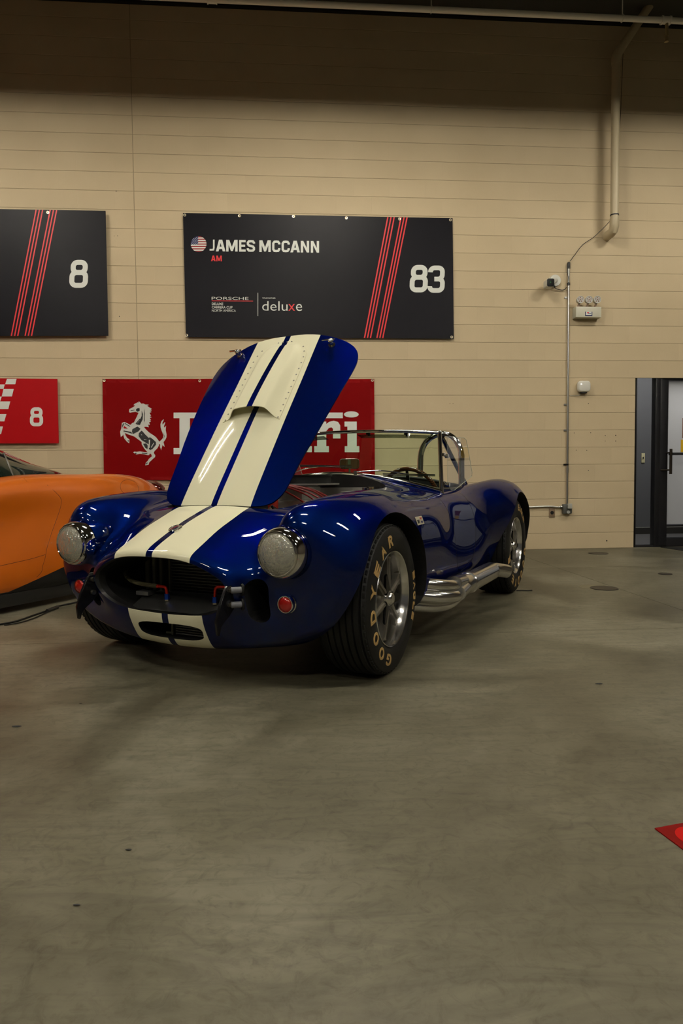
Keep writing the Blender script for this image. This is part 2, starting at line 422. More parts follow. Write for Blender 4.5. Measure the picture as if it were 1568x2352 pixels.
# ------------------------------------------------------------------ lettering
def glyphs(txt, bold=0.0):
    """flat outline mesh of a text with the built-in font, as (verts, faces), normalised to height of capital letters = 1"""
    cu = bpy.data.curves.new('t', 'FONT'); cu.body = txt; cu.offset = bold; cu.size = 1; cu.resolution_u = 4
    o = bpy.data.objects.new('t', cu); COL.objects.link(o); dg = bpy.context.evaluated_depsgraph_get(); dg.update()
    me = bpy.data.meshes.new_from_object(o.evaluated_get(dg)); V = [(v.co.x, v.co.y) for v in me.vertices]; Fc = [tuple(p.vertices) for p in me.polygons]
    bpy.data.objects.remove(o); bpy.data.curves.remove(cu); bpy.data.meshes.remove(me)
    return V, Fc
def text_bm(bm, txt, f3, bold=0.0, mi=0, fit=None, box=None):
    """map the text into box (x0,y0,x1,y1) and through f3(u,v)"""
    V, Fc = glyphs(txt, bold); xs = [v[0] for v in V]; ys = [v[1] for v in V]; x0, x1, y0, y1 = min(xs), max(xs), min(ys), max(ys)
    bx0, by0, bx1, by1 = box
    vs = [bm.verts.new(f3(bx0+(x-x0)/(x1-x0)*(bx1-bx0), by0+(y-y0)/(y1-y0)*(by1-by0))) for x, y in V]
    for f in Fc:
        try: bm.faces.new([vs[i] for i in f]).material_index = mi
        except ValueError: pass
def ribbon(bm, pts, wd, f3, closed=False, mi=0):
    P = [Vector(p) for p in pts]; k = len(P); L, R = [], []
    for i, p in enumerate(P):
        a = P[i-1] if (closed or i > 0) else None; b = P[(i+1) % k] if (closed or i < k-1) else None
        t1 = (p-a).normalized() if a is not None else (b-p).normalized(); t2 = (b-p).normalized() if b is not None else t1
        n1 = Vector((-t1.y, t1.x)); n2 = Vector((-t2.y, t2.x)); n_ = (n1+n2); n_ = n_.normalized() if n_.length > 1e-6 else n1
        s_ = wd/2/max(.35, n_.dot(n1)); L.append(bm.verts.new(f3(*(p+n_*s_)))); R.append(bm.verts.new(f3(*(p-n_*s_))))
    for i in range(k if closed else k-1):
        j = (i+1) % k; bm.faces.new((L[i], R[i], R[j], L[j])).material_index = mi
def poly(bm, pts, f3, mi=0):
    vs = [bm.verts.new(f3(*p)) for p in pts]; f = bm.faces.new(vs); f.material_index = mi; f.normal_update()
    bmesh.ops.triangulate(bm, faces=[f], ngon_method='EAR_CLIP')
# ================================================================== BLUE ROADSTER
CAR = empty('sports_car', (0.02853, 4.20332, 0), -2.03874)
tag(CAR, 'dark blue open roadster with cream racing stripes and its bonnet raised', 'car')
HX, HZ = 1.354, .738            # bonnet hinge line
rows = [
 # mouth lip
 [(1.775,0,.545),(1.772,.12,.541),(1.760,.225,.518),(1.748,.30,.482),(1.738,.338,.45),(1.730,.347,.415),(1.718,.335,.378),(1.708,.30,.345),(1.700,.245,.320),(1.694,.17,.307),(1.691,.09,.302),(1.690,0,.300)],
 [(1.768,0,.566),(1.764,.128,.562),(1.750,.243,.537),(1.735,.325,.498),(1.724,.363,.457),(1.718,.370,.413),(1.706,.357,.366),(1.698,.318,.326),(1.692,.258,.297),(1.690,.18,.282),(1.688,.09,.277),(1.688,0,.276)],
 [(1.700,0,.606),(1.694,.148,.599),(1.674,.295,.560),(1.655,.385,.515),(1.655,.430,.470),(1.656,.435,.405),(1.650,.420,.335),(1.652,.365,.275),(1.660,.290,.240),(1.664,.195,.222),(1.666,.10,.216),(1.667,0,.215)],
 [(1.610,0,.646),(1.602,.165,.640),(1.576,.335,.598),(1.578,.42,.570),(1.634,.535,.590),(1.612,.635,.525),(1.598,.630,.385),(1.590,.530,.255),(1.605,.390,.195),(1.615,.255,.168),(1.622,.13,.158),(1.625,0,.155)],
 [(1.545,0,.673),(1.537,.17,.666),(1.515,.345,.625),(1.522,.440,.620),(1.618,.553,.704),(1.575,.705,.605),(1.550,.750,.440),(1.545,.665,.280),(1.552,.500,.193),(1.558,.32,.160),(1.565,.15,.148),(1.570,0,.147)],
 [(1.460,0,.702),(1.454,.175,.696),(1.440,.355,.660),(1.445,.460,.672),(1.535,.578,.757),(1.492,.735,.680),(1.474,.812,.500),(1.468,.750,.315),(1.470,.580,.195),(1.475,.36,.155),(1.485,.17,.142),(1.485,0,.140)],
 [(1.340,0,.737),(1.340,.185,.731),(1.335,.37,.706),(1.335,.475,.715),(1.360,.592,.780),(1.335,.745,.735),(1.325,.828,.57),(1.32,.825,.37),(1.32,.72,.215),(1.33,.47,.16),(1.33,.22,.14),(1.33,0,.138)],
 [(1.143,0,.767),(1.143,.19,.762),(1.143,.385,.740),(1.143,.490,.746),(1.143,.60,.795),(1.143,.745,.757),(1.143,.840,.61),(1.143,.845,.40),(1.143,.78,.225),(1.143,.52,.16),(1.143,.25,.14),(1.143,0,.138)],
 [(.85,0,.806),(.85,.20,.800),(.85,.405,.775),(.85,.51,.770),(.85,.61,.793),(.85,.728,.752),(.85,.812,.62),(.85,.822,.42),(.85,.785,.25),(.85,.60,.175),(.85,.30,.15),(.85,0,.15)],
 [(.50,0,.848),(.50,.20,.841),(.50,.41,.805),(.50,.52,.775),(.50,.615,.768),(.50,.705,.738),(.50,.785,.62),(.50,.80,.43),(.50,.775,.28),(.50,.62,.195),(.50,.30,.16),(.50,0,.16)],
 [(.17,0,.886),(.17,.20,.876),(.17,.40,.828),(.17,.52,.795),(.17,.62,.768),(.17,.695,.728),(.17,.755,.61),(.17,.785,.43),(.17,.77,.28),(.17,.62,.2),(.17,.30,.16),(.17,0,.16)],
 [(-.20,0,.880),(-.20,.20,.872),(-.20,.40,.835),(-.20,.52,.800),(-.20,.625,.770),(-.20,.70,.722),(-.20,.755,.605),(-.20,.785,.43),(-.20,.77,.285),(-.20,.62,.2),(-.20,.30,.16),(-.20,0,.16)],
 [(-.52,0,.868),(-.52,.20,.862),(-.52,.40,.832),(-.52,.52,.802),(-.52,.64,.778),(-.52,.720,.728),(-.52,.785,.605),(-.52,.785,.43),(-.52,.752,.285),(-.52,.62,.2),(-.52,.30,.16),(-.52,0,.16)],
 [(-.82,0,.852),(-.82,.20,.846),(-.82,.41,.815),(-.82,.54,.803),(-.82,.67,.822),(-.82,.785,.782),(-.82,.872,.62),(-.82,.822,.43),(-.82,.755,.28),(-.82,.64,.2),(-.82,.30,.17),(-.82,0,.17)],
 [(-1.143,0,.820),(-1.143,.20,.815),(-1.143,.42,.788),(-1.143,.55,.798),(-1.143,.69,.840),(-1.143,.825,.790),(-1.143,.915,.63),(-1.143,.912,.44),(-1.143,.86,.28),(-1.143,.65,.22),(-1.143,.30,.18),(-1.143,0,.18)],
 [(-1.45,0,.765),(-1.45,.20,.760),(-1.45,.41,.738),(-1.45,.54,.752),(-1.45,.67,.802),(-1.45,.79,.755),(-1.45,.870,.60),(-1.45,.872,.43),(-1.45,.83,.29),(-1.45,.62,.235),(-1.45,.30,.21),(-1.45,0,.21)],
 [(-1.72,0,.680),(-1.72,.19,.676),(-1.72,.38,.660),(-1.72,.50,.670),(-1.72,.61,.700),(-1.72,.70,.655),(-1.72,.76,.54),(-1.72,.755,.43),(-1.72,.71,.34),(-1.72,.52,.28),(-1.72,.26,.26),(-1.72,0,.26)],
 [(-1.88,0,.59),(-1.88,.17,.587),(-1.88,.33,.58),(-1.88,.42,.585),(-1.88,.50,.595),(-1.88,.57,.56),(-1.88,.61,.49),(-1.88,.60,.43),(-1.88,.56,.37),(-1.88,.42,.33),(-1.88,.2,.32),(-1.88,0,.32)],
 [(-1.93,0,.52),(-1.93,.10,.52),(-1.93,.20,.515),(-1.93,.26,.515),(-1.93,.31,.51),(-1.93,.35,.495),(-1.93,.37,.465),(-1.93,.36,.44),(-1.93,.33,.42),(-1.93,.24,.405),(-1.93,.1,.40),(-1.93,0,.40)],
]
G = body_grid(rows, 162, 198)
bm = grid_mesh(G, 'body', cap0=[(-.012, .97, (0, .42)), (-.04, .94, (0, .42)), (-.30, .93, (0, .42))])
src = bpy.data.meshes.new('src'); bm.to_mesh(src); bm.free()
src.materials.append(M_paint); src.materials.append(M_black)
for p in src.polygons: p.use_smooth = True
SRCN = [v.normal.copy() for v in src.vertices]
BV = BVHTree.FromPolygons([v.co for v in src.vertices], [p.vertices for p in src.polygons])
def top_at(x, y, lift=0.0):
    h_ = BV.ray_cast(Vector((x, y, 2)), Vector((0, 0, -1)))
    return h_[0]+h_[1]*lift, h_[1]
def side_at(x, z, sgn=1, lift=0.0):
    h_ = BV.ray_cast(Vector((x, 3*sgn, z)), Vector((0, -sgn, 0)))
    return h_[0]+h_[1]*lift, h_[1]
def front_at(y, z, lift=0.0):
    h_ = BV.ray_cast(Vector((4, y, z)), Vector((-1, 0, 0)))
    return h_[0]+h_[1]*lift, h_[1]
# bonnet outline (distance along closed bonnet from hinge, half width)
BON = [(0.0, .0), (0.0, .13), (.003, .21), (.018, .272), (.05, .312), (.11, .338), (.27, .360), (.42, .385), (.66, .418), (.84, .440), (.93, .443), (1.0, .420), (1.052, .36), (1.087, .25), (1.102, .12), (1.106, 0)]
def bon_outline(grow=0.0, n=6):
    C_ = catmull([(a, b, 0) for a, b in BON], n)
    L = [(p.x, max(p.y, 0)) for p in C_]
    pts = [(HX-s_, y_) for s_, y_ in L]+[(HX-s_, -y_) for s_, y_ in L[::-1][1:-1]]
    if grow:
        cx_ = HX-.56; k_ = len(pts); out = []
        for i in range(k_):
            a = Vector((*pts[i-1], 0)); b = Vector((*pts[(i+1) % k_], 0)); t = b-a
            nn = Vector((t.y, -t.x, 0)).normalized(); p = Vector((*pts[i], 0))
            if nn.dot(p-Vector((cx_, 0, 0))) < 0: nn = -nn
            p = p+nn*grow; out.append((p.x, p.y))
        return out
    return pts
zup = lambda u, v, d: Vector((u, v, d))
cut = []
bm = bmesh.new(); add_prism(bm, bon_outline(.003), zup, .22, 1.3, 1); cut.append(bm)
# cockpit
ck = [(.135, 0, 0), (.12, .20, 0), (.075, .40, 0), (.0, .53, 0), (-.08, .585, 0), (-.25, .60, 0), (-.48, .60, 0), (-.60, .565, 0), (-.66, .45, 0), (-.67, .2, 0), (-.67, 0, 0)]
C_ = [(p.x, p.y) for p in catmull(ck, 5)]
CKP = C_+[(x, -y) for x, y in C_[::-1][1:-1]]
bm = bmesh.new(); add_prism(bm, CKP, zup, .24, 1.3, 1); cut.append(bm)
# wheel arches
def arch(xc, zc, r, y0, sgn):
    bm = bmesh.new(); add_cyl(bm, (xc, sgn*y0, zc), (xc, sgn*1.2, zc), r, 96, mi=1)
    return bm
for sgn in (1, -1):
    cut.append(arch(1.143, .332, .372, .50, sgn)); cut.append(arch(-1.143, .345, .400, .50, sgn))
# brake ducts, lower intake
for sgn in (1, -1):
    bm = bmesh.new(); add_prism(bm, [(sgn*.437+u, .378+v) for u, v in rrect(.082, .175, .040)], lambda u, v, d: Vector((d, u, v)), 1.45, 1.9, 1); cut.append(bm)
bm = bmesh.new()
lo = []
for a in np.linspace(0, 2*pi, 40, endpoint=False):
    c1, s1 = math.cos(a), math.sin(a); e = .55
    lo.append((.010+.170*math.copysign(abs(c1)**e, c1)*(1.0+.07*s1), .2250+.035*math.copysign(abs(s1)**e, s1)))
add_prism(bm, lo, lambda u, v, d: Vector((d, u, v)), 1.40, 1.9, 1); cut.append(bm)
body = boolean(src.copy(), cut)
# door (left) as a part of its own, and its gap
dpts = [(.205, .755), (.185, .60), (.188, .45), (.19, .375), (.165, .335), (.10, .322), (-.02, .335), (-.12, .365), (-.20, .43), (-.25, .52), (-.275, .62), (-.285, .70), (-.29, .79), (-.28, .9), (.2, .9)]
def dprism(g_, y0, sgn):
    bm = bmesh.new(); c0 = (-.05, .58); pts = []
    k_ = len(dpts)
    for i in range(k_):
        a = Vector(dpts[i-1]); b = Vector(dpts[(i+1) % k_]); t = (b-a).normalized(); nn = Vector((t.y, -t.x)); p = Vector(dpts[i])
        if nn.dot(p-Vector(c0)) < 0: nn = -nn
        p = p+nn*g_; pts.append((p.x, p.y))
    add_prism(bm, pts, lambda u, v, d: Vector((u, sgn*d, v)), y0, 1.1, 1); return bm
doors = []
for sgn in (1, -1):
    dm = boolean(body.copy(), [dprism(0, .62, sgn)], 'INTERSECT'); doors.append((sgn, dm))
body = boolean(body, [dprism(.0050, .617, sgn) for sgn in (1, -1)])
surf_normals(body, BV, src, SRCN)
o = link('body', body, [M_paint, M_black], CAR)
for sgn, dm in doors:
    surf_normals(dm, BV, src, SRCN); link('door', dm, [M_paint, M_black], CAR)
# ---- bonnet: the closed panel taken from the body surface, swung up about the hinge
ANG = math.radians(45.3)
HINGE = Matrix.Translation((HX, 0, HZ)) @ Matrix.Rotation(ANG, 4, 'Y') @ Matrix.Translation((-HX, 0, -HZ))
bonnet = empty('bonnet'); bonnet.parent = CAR; bonnet.matrix_local = HINGE
tag(bonnet, 'raised blue bonnet with two cream stripes and a riveted cream air scoop')
def top_s(x, y):
    r_ = top_at(x, y); return r_
def bon_hw(s_):
    C_ = catmull([(a, b, 0) for a, b in BON], 12)
    xs = [p.x for p in C_]; ys = [p.y for p in C_]
    best = 0
    for i in range(len(C_)-1):
        a, b = C_[i], C_[i+1]
        if min(a.x, b.x)-1e-9 <= s_ <= max(a.x, b.x)+1e-9:
            t = 0 if abs(b.x-a.x) < 1e-9 else (s_-a.x)/(b.x-a.x); best = max(best, a.y+(b.y-a.y)*t)
    return best
ns, ny = 70, 48
bm = bmesh.new(); top = []; bot = []
for i in range(ns+1):
    th_ = pi*i/ns; s_ = 1.1045*(1-math.cos(th_))/2+.0003; hw = max(bon_hw(s_), .004); rt, rb = [], []
    for j in range(ny+1):
        y_ = hw*math.sin(pi/2*(2*j/ny-1)); p, nn = top_s(HX-s_, y_)
        rt.append(bm.verts.new(p)); rb.append(bm.verts.new(p-nn*.007))
    top.append(rt); bot.append(rb)
for i in range(ns):
    for j in range(ny):
        bm.faces.new((top[i][j], top[i][j+1], top[i+1][j+1], top[i+1][j])); bm.faces.new((bot[i][j], bot[i+1][j], bot[i+1][j+1], bot[i][j+1]))
    bm.faces.new((top[i][0], top[i+1][0], bot[i+1][0], bot[i][0])); bm.faces.new((top[i][-1], bot[i][-1], bot[i+1][-1], top[i+1][-1]))
for j in range(ny):
    bm.faces.new((top[0][j], bot[0][j], bot[0][j+1], top[0][j+1])); bm.faces.new((top[-1][j], top[-1][j+1], bot[-1][j+1], bot[-1][j]))
fixn(bm); obj('panel', bm, M_paint, bonnet, 40)
# scoop: open towards the nose
def scoop_f(s_, t):
    """s along 0(lip)..1(tail), t -1..1 across"""
    hw = .168 if s_ < .72 else .168*math.sqrt(max(0, 1-((s_-.72)/.30)**2*.9))
    x = HX-(.500+.56*s_)-(.045*(1-t*t)-.0)*max(0, 1-s_*3)*1.0
    y_ = hw*t; a = abs(t)
    h_ = .0 if a > .86 else (.5+.5*math.cos(pi*min(1, max(0, (a-.50)/.36))))
    H = .047*(1-s_**2.2)*h_
    if s_ > .93: H *= 0
    p, nn = top_s(x, y_); return p+Vector((0, 0, 1))*(H+.0035), H
bm = bmesh.new(); n1, n2 = 40, 56; V = []; V2 = []
for i in range(n1+1):
    r1, r2 = [], []
    for j in range(n2+1):
        p, H = scoop_f(i/n1, 2*j/n2-1); r1.append(bm.verts.new(p)); r2.append(bm.verts.new(p-Vector((0, 0, .0032))))
    V.append(r1); V2.append(r2)
for i in range(n1):
    for j in range(n2):
        bm.faces.new((V[i][j], V[i][j+1], V[i+1][j+1], V[i+1][j])); bm.faces.new((V2[i][j], V2[i+1][j], V2[i+1][j+1], V2[i][j+1]))
    bm.faces.new((V[i][0], V[i+1][0], V2[i+1][0], V2[i][0])); bm.faces.new((V[i][-1], V2[i][-1], V2[i+1][-1], V[i+1][-1]))
for j in range(n2):
    bm.faces.new((V[0][j], V2[0][j], V2[0][j+1], V[0][j+1])); bm.faces.new((V[-1][j], V[-1][j+1], V2[-1][j+1], V2[-1][j]))
fixn(bm); obj('scoop', bm, M_paint, bonnet, 50)
M_riv = P_('rivet_steel', (.35, .33, .28), .4, .9)
for sgn in (1, -1):
    for i in range(13):
        p, H = scoop_f(.012+.075*i if i < 12 else .9, sgn*.93)
        bm = bmesh.new(); add_sphere(bm, p+Vector((0, 0, .001)), .0045, (1, 1, .5), 8); obj('rivet', bm, M_riv, bonnet)
for t in (-.45, -.15, .15, .45):
    p, H = scoop_f(.985, t); bm = bmesh.new(); add_sphere(bm, p+Vector((0, 0, .001)), .0045, (1, 1, .5), 8); obj('rivet', bm, M_riv, bonnet)
# chrome turn latches at the rear corners
for sgn in (1, -1):
    p, nn = top_s(HX-1.015, sgn*.285)
    bm = bmesh.new(); add_cyl(bm, p, p+nn*.008, .019, 20); add_cyl(bm, p+nn*.008, p+nn*.030, .011, 16); add_sphere(bm, p+nn*.034, .015, (1, 1, .8), 14)
    add_tube(bm, [p+nn*.036+Vector((.0, -.01, 0)), p+nn*.036+Vector((-.008, .02, .0)), p+nn*.034+Vector((-.012, -.0+.055*(-1), 0))], .0048, 8)
    obj('latch', bm, M_chrome, bonnet)

# ---- lamps
YX = Matrix.Rotation(-pi/2, 4, 'Z')                                 # local Y axis -> car X (forward)
def mul(*a):
    r = Matrix.Identity(4)
    for q in a: r = r @ q
    return r
def lensmat():
    k = N('headlamp_glass'); t = k.t; t.nodes.remove(k.b); out = t.nodes['Material Output']
    tc = k.n('ShaderNodeTexCoord'); sx = k.n('ShaderNodeSeparateXYZ'); k.l(tc.outputs['Object'], sx.inputs[0])
    wv = k.math('SINE', k.math('MULTIPLY', sx.outputs[1], 900.0)); nz = k.n('ShaderNodeTexNoise', i_Scale=55.0, i_Detail=2.0); k.l(tc.outputs['Object'], nz.inputs['Vector'])
    h_ = k.math('ADD', k.math('MULTIPLY', wv, .05), nz.outputs[0]); bp = k.n('ShaderNodeBump', i_Strength=.9, i_Distance=.012); k.l(h_, bp.inputs['Height'])
    tr = k.n('ShaderNodeBsdfTransparent'); tr.inputs[0].default_value = (.93, .93, .88, 1); gl = k.n('ShaderNodeBsdfGlossy'); gl.inputs['Roughness'].default_value = .10; gl.inputs[0].default_value = (1, 1, .95, 1); df = k.n('ShaderNodeBsdfDiffuse'); df.inputs[0].default_value = (.85, .83, .66, 1)
    k.l(bp.outputs[0], gl.inputs['Normal']); fr = k.n('ShaderNodeFresnel'); fr.inputs[0].default_value = 1.9; k.l(bp.outputs[0], fr.inputs['Normal'])
    mx = k.n('ShaderNodeMixShader'); k.l(k.math('ADD', .12, fr.outputs[0]), mx.inputs[0]); m0 = k.n('ShaderNodeMixShader'); m0.inputs[0].default_value = .36; k.l(tr.outputs[0], m0.inputs[1]); k.l(df.outputs[0], m0.inputs[2]); k.l(m0.outputs[0], mx.inputs[1]); k.l(gl.outputs[0], mx.inputs[2]); k.l(mx.outputs[0], out.inputs[0])
    return k.m
def reflmat():
    k = N('lamp_reflector'); b = k.b; tc = k.n('ShaderNodeTexCoord')
    nz = k.n('ShaderNodeTexVoronoi', i_Scale=60.0); mp = k.n('ShaderNodeMapping'); mp.inputs['Scale'].default_value = (1, 1, 2.2); k.l(tc.outputs['Object'], mp.inputs[0]); k.l(mp.outputs[0], nz.inputs['Vector'])
    bp = k.n('ShaderNodeBump', i_Strength=.8, i_Distance=.01); k.l(nz.outputs['Distance'], bp.inputs['Height']); k.l(bp.outputs[0], b.inputs['Normal'])
    b.inputs['Base Color'].default_value = (.95, .93, .82, 1); b.inputs['Metallic'].default_value = 1; b.inputs['Roughness'].default_value = .2
    return k.m
M_lens, M_refl = lensmat(), reflmat()
def thin_glass(name, col, refl=.06, rough=0.0):
    k = N(name); t = k.t; t.nodes.remove(k.b); out = t.nodes['Material Output']
    tr = k.n('ShaderNodeBsdfTransparent'); tr.inputs[0].default_value = (*col, 1); gl = k.n('ShaderNodeBsdfGlossy'); gl.inputs['Roughness'].default_value = rough
    lw = k.n('ShaderNodeLayerWeight'); mx = k.n('ShaderNodeMixShader'); k.l(k.math('ADD', .06, k.math('MULTIPLY', .9, k.math('POWER', lw.outputs['Facing'], 5.0))), mx.inputs[0]); k.l(tr.outputs[0], mx.inputs[1]); k.l(gl.outputs[0], mx.inputs[2]); k.l(mx.outputs[0], out.inputs[0])
    return k.m
M_glass = thin_glass('windscreen_glass', (.80, .95, .80)); M_clear = thin_glass('clear_glass', (.98, .99, .97)); M_smoke = thin_glass('smoked_glass', (.22, .24, .2))
M_red = P_('red_lens', (.42, .006, .003), .22, .2, 1.0)
HL = (1.690, .547, .570)
for sgn in (1, -1):
    hp = empty('headlight'); hp.parent = CAR; hp.location = (HL[0], sgn*HL[1], HL[2])
    bm = bmesh.new(); add_lathe(bm, [(.079, -.016), (.0785, -.003), (.081, .0), (.084, -.001), (.086, -.006), (.0865, -.012), (.0895, -.008), (.093, -.012), (.098, -.026), (.101, -.044), (.1015, -.06), (.098, -.062), (.085, -.03)], 64, YX, closed=True); fixn(bm)
    obj('bezel', bm, M_chrome, hp, 30)
    bm = bmesh.new(); add_lathe(bm, [(.083, -.010), (.075, -.001), (.060, .007), (.040, .013), (.020, .0155), (0, .016)], 48, YX); fixn(bm); obj('lens', bm, M_lens, hp, 60)
    bm = bmesh.new(); add_lathe(bm, [(.084, -.012), (.078, -.028), (.064, -.046), (.042, -.060), (.016, -.067), (0, -.067)], 48, YX); add_sphere(bm, (-.03, 0, 0), .012, (1, 1, 1), 14); obj('reflector', bm, M_refl, hp, 60)
    bm = bmesh.new(); add_lathe(bm, [(.103, -.058), (.110, -.090), (.116, -.16), (.10, -.24), (.05, -.26), (0, -.26)], 48, YX); fixn(bm); obj('bucket', bm, M_blue, hp, 40)
    tp = empty('turn_signal'); tp.parent = CAR; tp.location = (1.632, sgn*.55, .371)
    bm = bmesh.new(); add_lathe(bm, [(.0295, .001), (.0305, .006), (.033, .006), (.0345, .001), (.0345, -.012), (.037, -.016), (.0375, -.035), (.039, -.055), (.0, -.055)], 40, YX); fixn(bm); obj('chrome_rim', bm, M_chrome, tp, 30)
    bm = bmesh.new(); add_lathe(bm, [(.031, -.002), (.027, .006), (.018, .011), (.008, .013), (0, .0135)], 32, YX); fixn(bm); obj('lens', bm, M_red, tp, 60)
# ---- jacking brackets either side of the mouth
M_zinc = P_('zinc_bolt', (.55, .50, .38), .3, 1.0); M_grey_sp = P_('grey_spacer', (.13, .135, .15), .4)
bk = [(1.722, .446), (1.700, .448), (1.682, .438), (1.676, .36), (1.712, .330), (1.735, .318), (1.762, .30), (1.775, .268), (1.785, .272), (1.792, .325), (1.765, .385), (1.735, .435)]
for sgn in (1, -1):
    br = empty('front_bracket'); br.parent = CAR; br.location = (0, sgn*.362, 0)
    bm = bmesh.new(); add_prism(bm, [(x+.030, z) for x, z in bk], lambda u, v, d: Vector((u, d, v)), -.006, .006); fixn(bm)
    bmesh.ops.bevel(bm, geom=list(bm.edges), offset=.002, segments=2, affect='EDGES'); obj('plate', bm, P_('gloss_black', (.006, .006, .007), .2, 0, .5), br)
    for z_ in (.428, .372):
        bm = bmesh.new(); x_ = 1.734
        add_cyl(bm, (x_, -sgn*.012 if sgn < 0 else -.012, z_), (x_, 0, z_), .0105, 12); 
        add_cyl(bm, (x_, sgn*.006, z_), (x_, sgn*.013, z_), .0100, 6); obj('bolt', bm, M_zinc, br)
        bm = bmesh.new(); add_cyl(bm, (x_-.002, sgn*.006, z_), (x_-.035, sgn*.040, z_), .0125, 16); obj('spacer', bm, M_grey_sp, br)
        bm = bmesh.new(); add_tube(bm, [(x_-.034+.017*math.cos(a)*.5, sgn*(.036+.017*math.cos(a)*.6), z_+.019*math.sin(a)) for a in np.linspace(0, 2*pi, 24, endpoint=False)], .0055, 8, True); obj('grommet', bm, M_rubber, br)
# ---- radiator, oil cooler, hoses in the mouth
M_fin = P_('radiator_fins', (.035, .035, .033), .4, .6); M_fin2 = P_('fin_edges', (.20, .20, .18), .4, .3)
rad = empty('radiator'); rad.parent = CAR
bm = bmesh.new(); add_box(bm, (1.455, 0, .42), (.03, .56, .24)); obj('core', bm, P_('core_black', (.008, .008, .008), .7), rad)
for i in range(15):
    bm = bmesh.new(); add_box(bm, (1.474, .045, .325+i*.0135), (.010, .40, .0030)); obj('fin', bm, M_fin2, rad)
for y_, w_ in ((-.285, .022), (-.245, .016), (-.205, .014), (-.155, .008)):
    bm = bmesh.new(); add_box(bm, (1.50, y_+.02, .42), (.01, w_, .24)); obj('support_strip', bm, P_('dim_olive_metal', (.12, .115, .08), .5, .2), rad)
bm = bmesh.new(); add_prism(bm, [(1.683, .309), (1.60, .352), (1.50, .356), (1.50, .345), (1.60, .341), (1.67, .300)], lambda u, v, d: Vector((u, d, v)), -.195, .275); fixn(bm); obj('cooler_shroud', bm, P_('charcoal_panel', (.022, .022, .021), .42), rad)
bm = bmesh.new(); add_box(bm, (1.60, -.185, .362), (.05, .07, .018), bev=.003); obj('alloy_tab', bm, P_('dull_alloy', (.32, .33, .34), .35, .9), rad)
cool = empty('oil_cooler'); cool.parent = CAR
bm = bmesh.new(); add_box(bm, (1.578, .075, .225), (.03, .22, .075)); obj('core', bm, MATS['core_black'], cool)
for i in range(6):
    bm = bmesh.new(); add_box(bm, (1.597, .080, .198+i*.0105), (.008, .20, .0032)); obj('fin', bm, M_fin2, cool)
bm = bmesh.new(); add_box(bm, (1.598, -.038, .225), (.012, .010, .07)); add_box(bm, (1.60, -.05, .198), (.012, .04, .008)); obj('bracket', bm, P_('olive_bracket', (.14, .14, .10), .45, .6), cool)
def braid():
    k = N('braided_hose'); b = k.b; tc = k.n('ShaderNodeTexCoord'); w_ = k.n('ShaderNodeTexWave', i_Scale=60.0); k.l(tc.outputs['Object'], w_.inputs['Vector'])
    k.l(k.ramp(w_.outputs['Fac'], [(.3, (.10, .09, .05)), (.7, (.26, .24, .13))]), b.inputs['Base Color']); b.inputs['Metallic'].default_value = .5; b.inputs['Roughness'].default_value = .4; return k.m
M_braid = braid(); M_redan = P_('red_anodised', (.65, .03, .015), .25, .6); M_bluean = P_('blue_anodised', (.01, .06, .42), .25, .6)
for pts, ext in (([(1.56, -.335, .455), (1.60, -.30, .432), (1.615, -.24, .408), (1.62, -.15, .400), (1.62, -.10, .398)], (1.62, -.048, .345)), ([(1.50, .30, .42), (1.56, .285, .42), (1.60, .262, .415)], (1.62, .205, .350))):
    hs = empty('oil_hose'); hs.parent = CAR
    bm = bmesh.new(); P2 = catmull(pts, 8); add_tube(bm, P2, .0095, 12); obj('braid', bm, M_braid, hs)
    e0 = Vector(pts[-1]); e1 = Vector(ext)
    bm = bmesh.new(); C_ = catmull([e0, e0*.6+Vector((e1.x, e1.y, e0.z))*.4, Vector((e1.x, e1.y, e0.z))+Vector((0, (e0.y-e1.y)*.12, -.004)), e1+Vector((0, 0, .022))], 6); add_tube(bm, C_, .0065, 12); add_cyl(bm, e0, C_[3], .0085, 12); obj('red_elbow', bm, M_redan, hs)
    bm = bmesh.new(); add_cyl(bm, e1+Vector((0, 0, .024)), e1, .0115, 6); obj('blue_nut', bm, M_bluean, hs)
    bm = bmesh.new(); add_cyl(bm, e1, e1-Vector((0, 0, .006)), .0135, 6); obj('collar', bm, M_zinc, hs)
# ---- nose badge and side badge
p, nn = top_at(1.612, 0)
q = Vector((0, 0, 1)).rotation_difference(nn).to_matrix().to_4x4(); MB_ = Matrix.Translation(p+nn*.001) @ q
bd = empty('nose_badge'); bd.parent = CAR
bm = bmesh.new(); add_lathe(bm, [(.030, 0), (.030, .004), (.0275, .006), (.026, .0045), (0, .0045)], 36, MB_ @ Matrix.Rotation(pi/2, 4, 'X')); fixn(bm); obj('chrome_rim', bm, M_chrome, bd, 30)
fb = lambda u, v: MB_ @ Vector((u, v, .0050))
bm = bmesh.new()
poly(bm, [(.0245*math.cos(a), .0245*math.sin(a)) for a in np.linspace(0, 2*pi, 32, endpoint=False)], fb, 0)
fb2 = lambda u, v: MB_ @ Vector((u, v, .0056))
poly(bm, [(-.020, -.010), (.0, -.015), (.016, -.006), (.012, .006), (-.004, .012), (-.012, .002)], fb2, 1)
poly(bm, [(-.022, .0), (.018, -.016), (.021, -.011), (-.018, .007)], lambda u, v: MB_ @ Vector((u, v, .0060)), 2); poly(bm, [(-.004, .014), (.014, .010), (.020, .002), (.008, .006)], fb2, 1)
obj('enamel', bm, [P_('enamel_silver', (.6, .6, .55), .25, .8), P_('enamel_navy', (.004, .01, .04), .25), P_('enamel_maroon', (.2, .005, .02), .25)], bd)
p, nn = side_at(.835, .652, 1, .0015)
def sidef(u, v, lift=.0015):
    pp, n2 = side_at(.835-u, .650+v, 1, lift); return pp
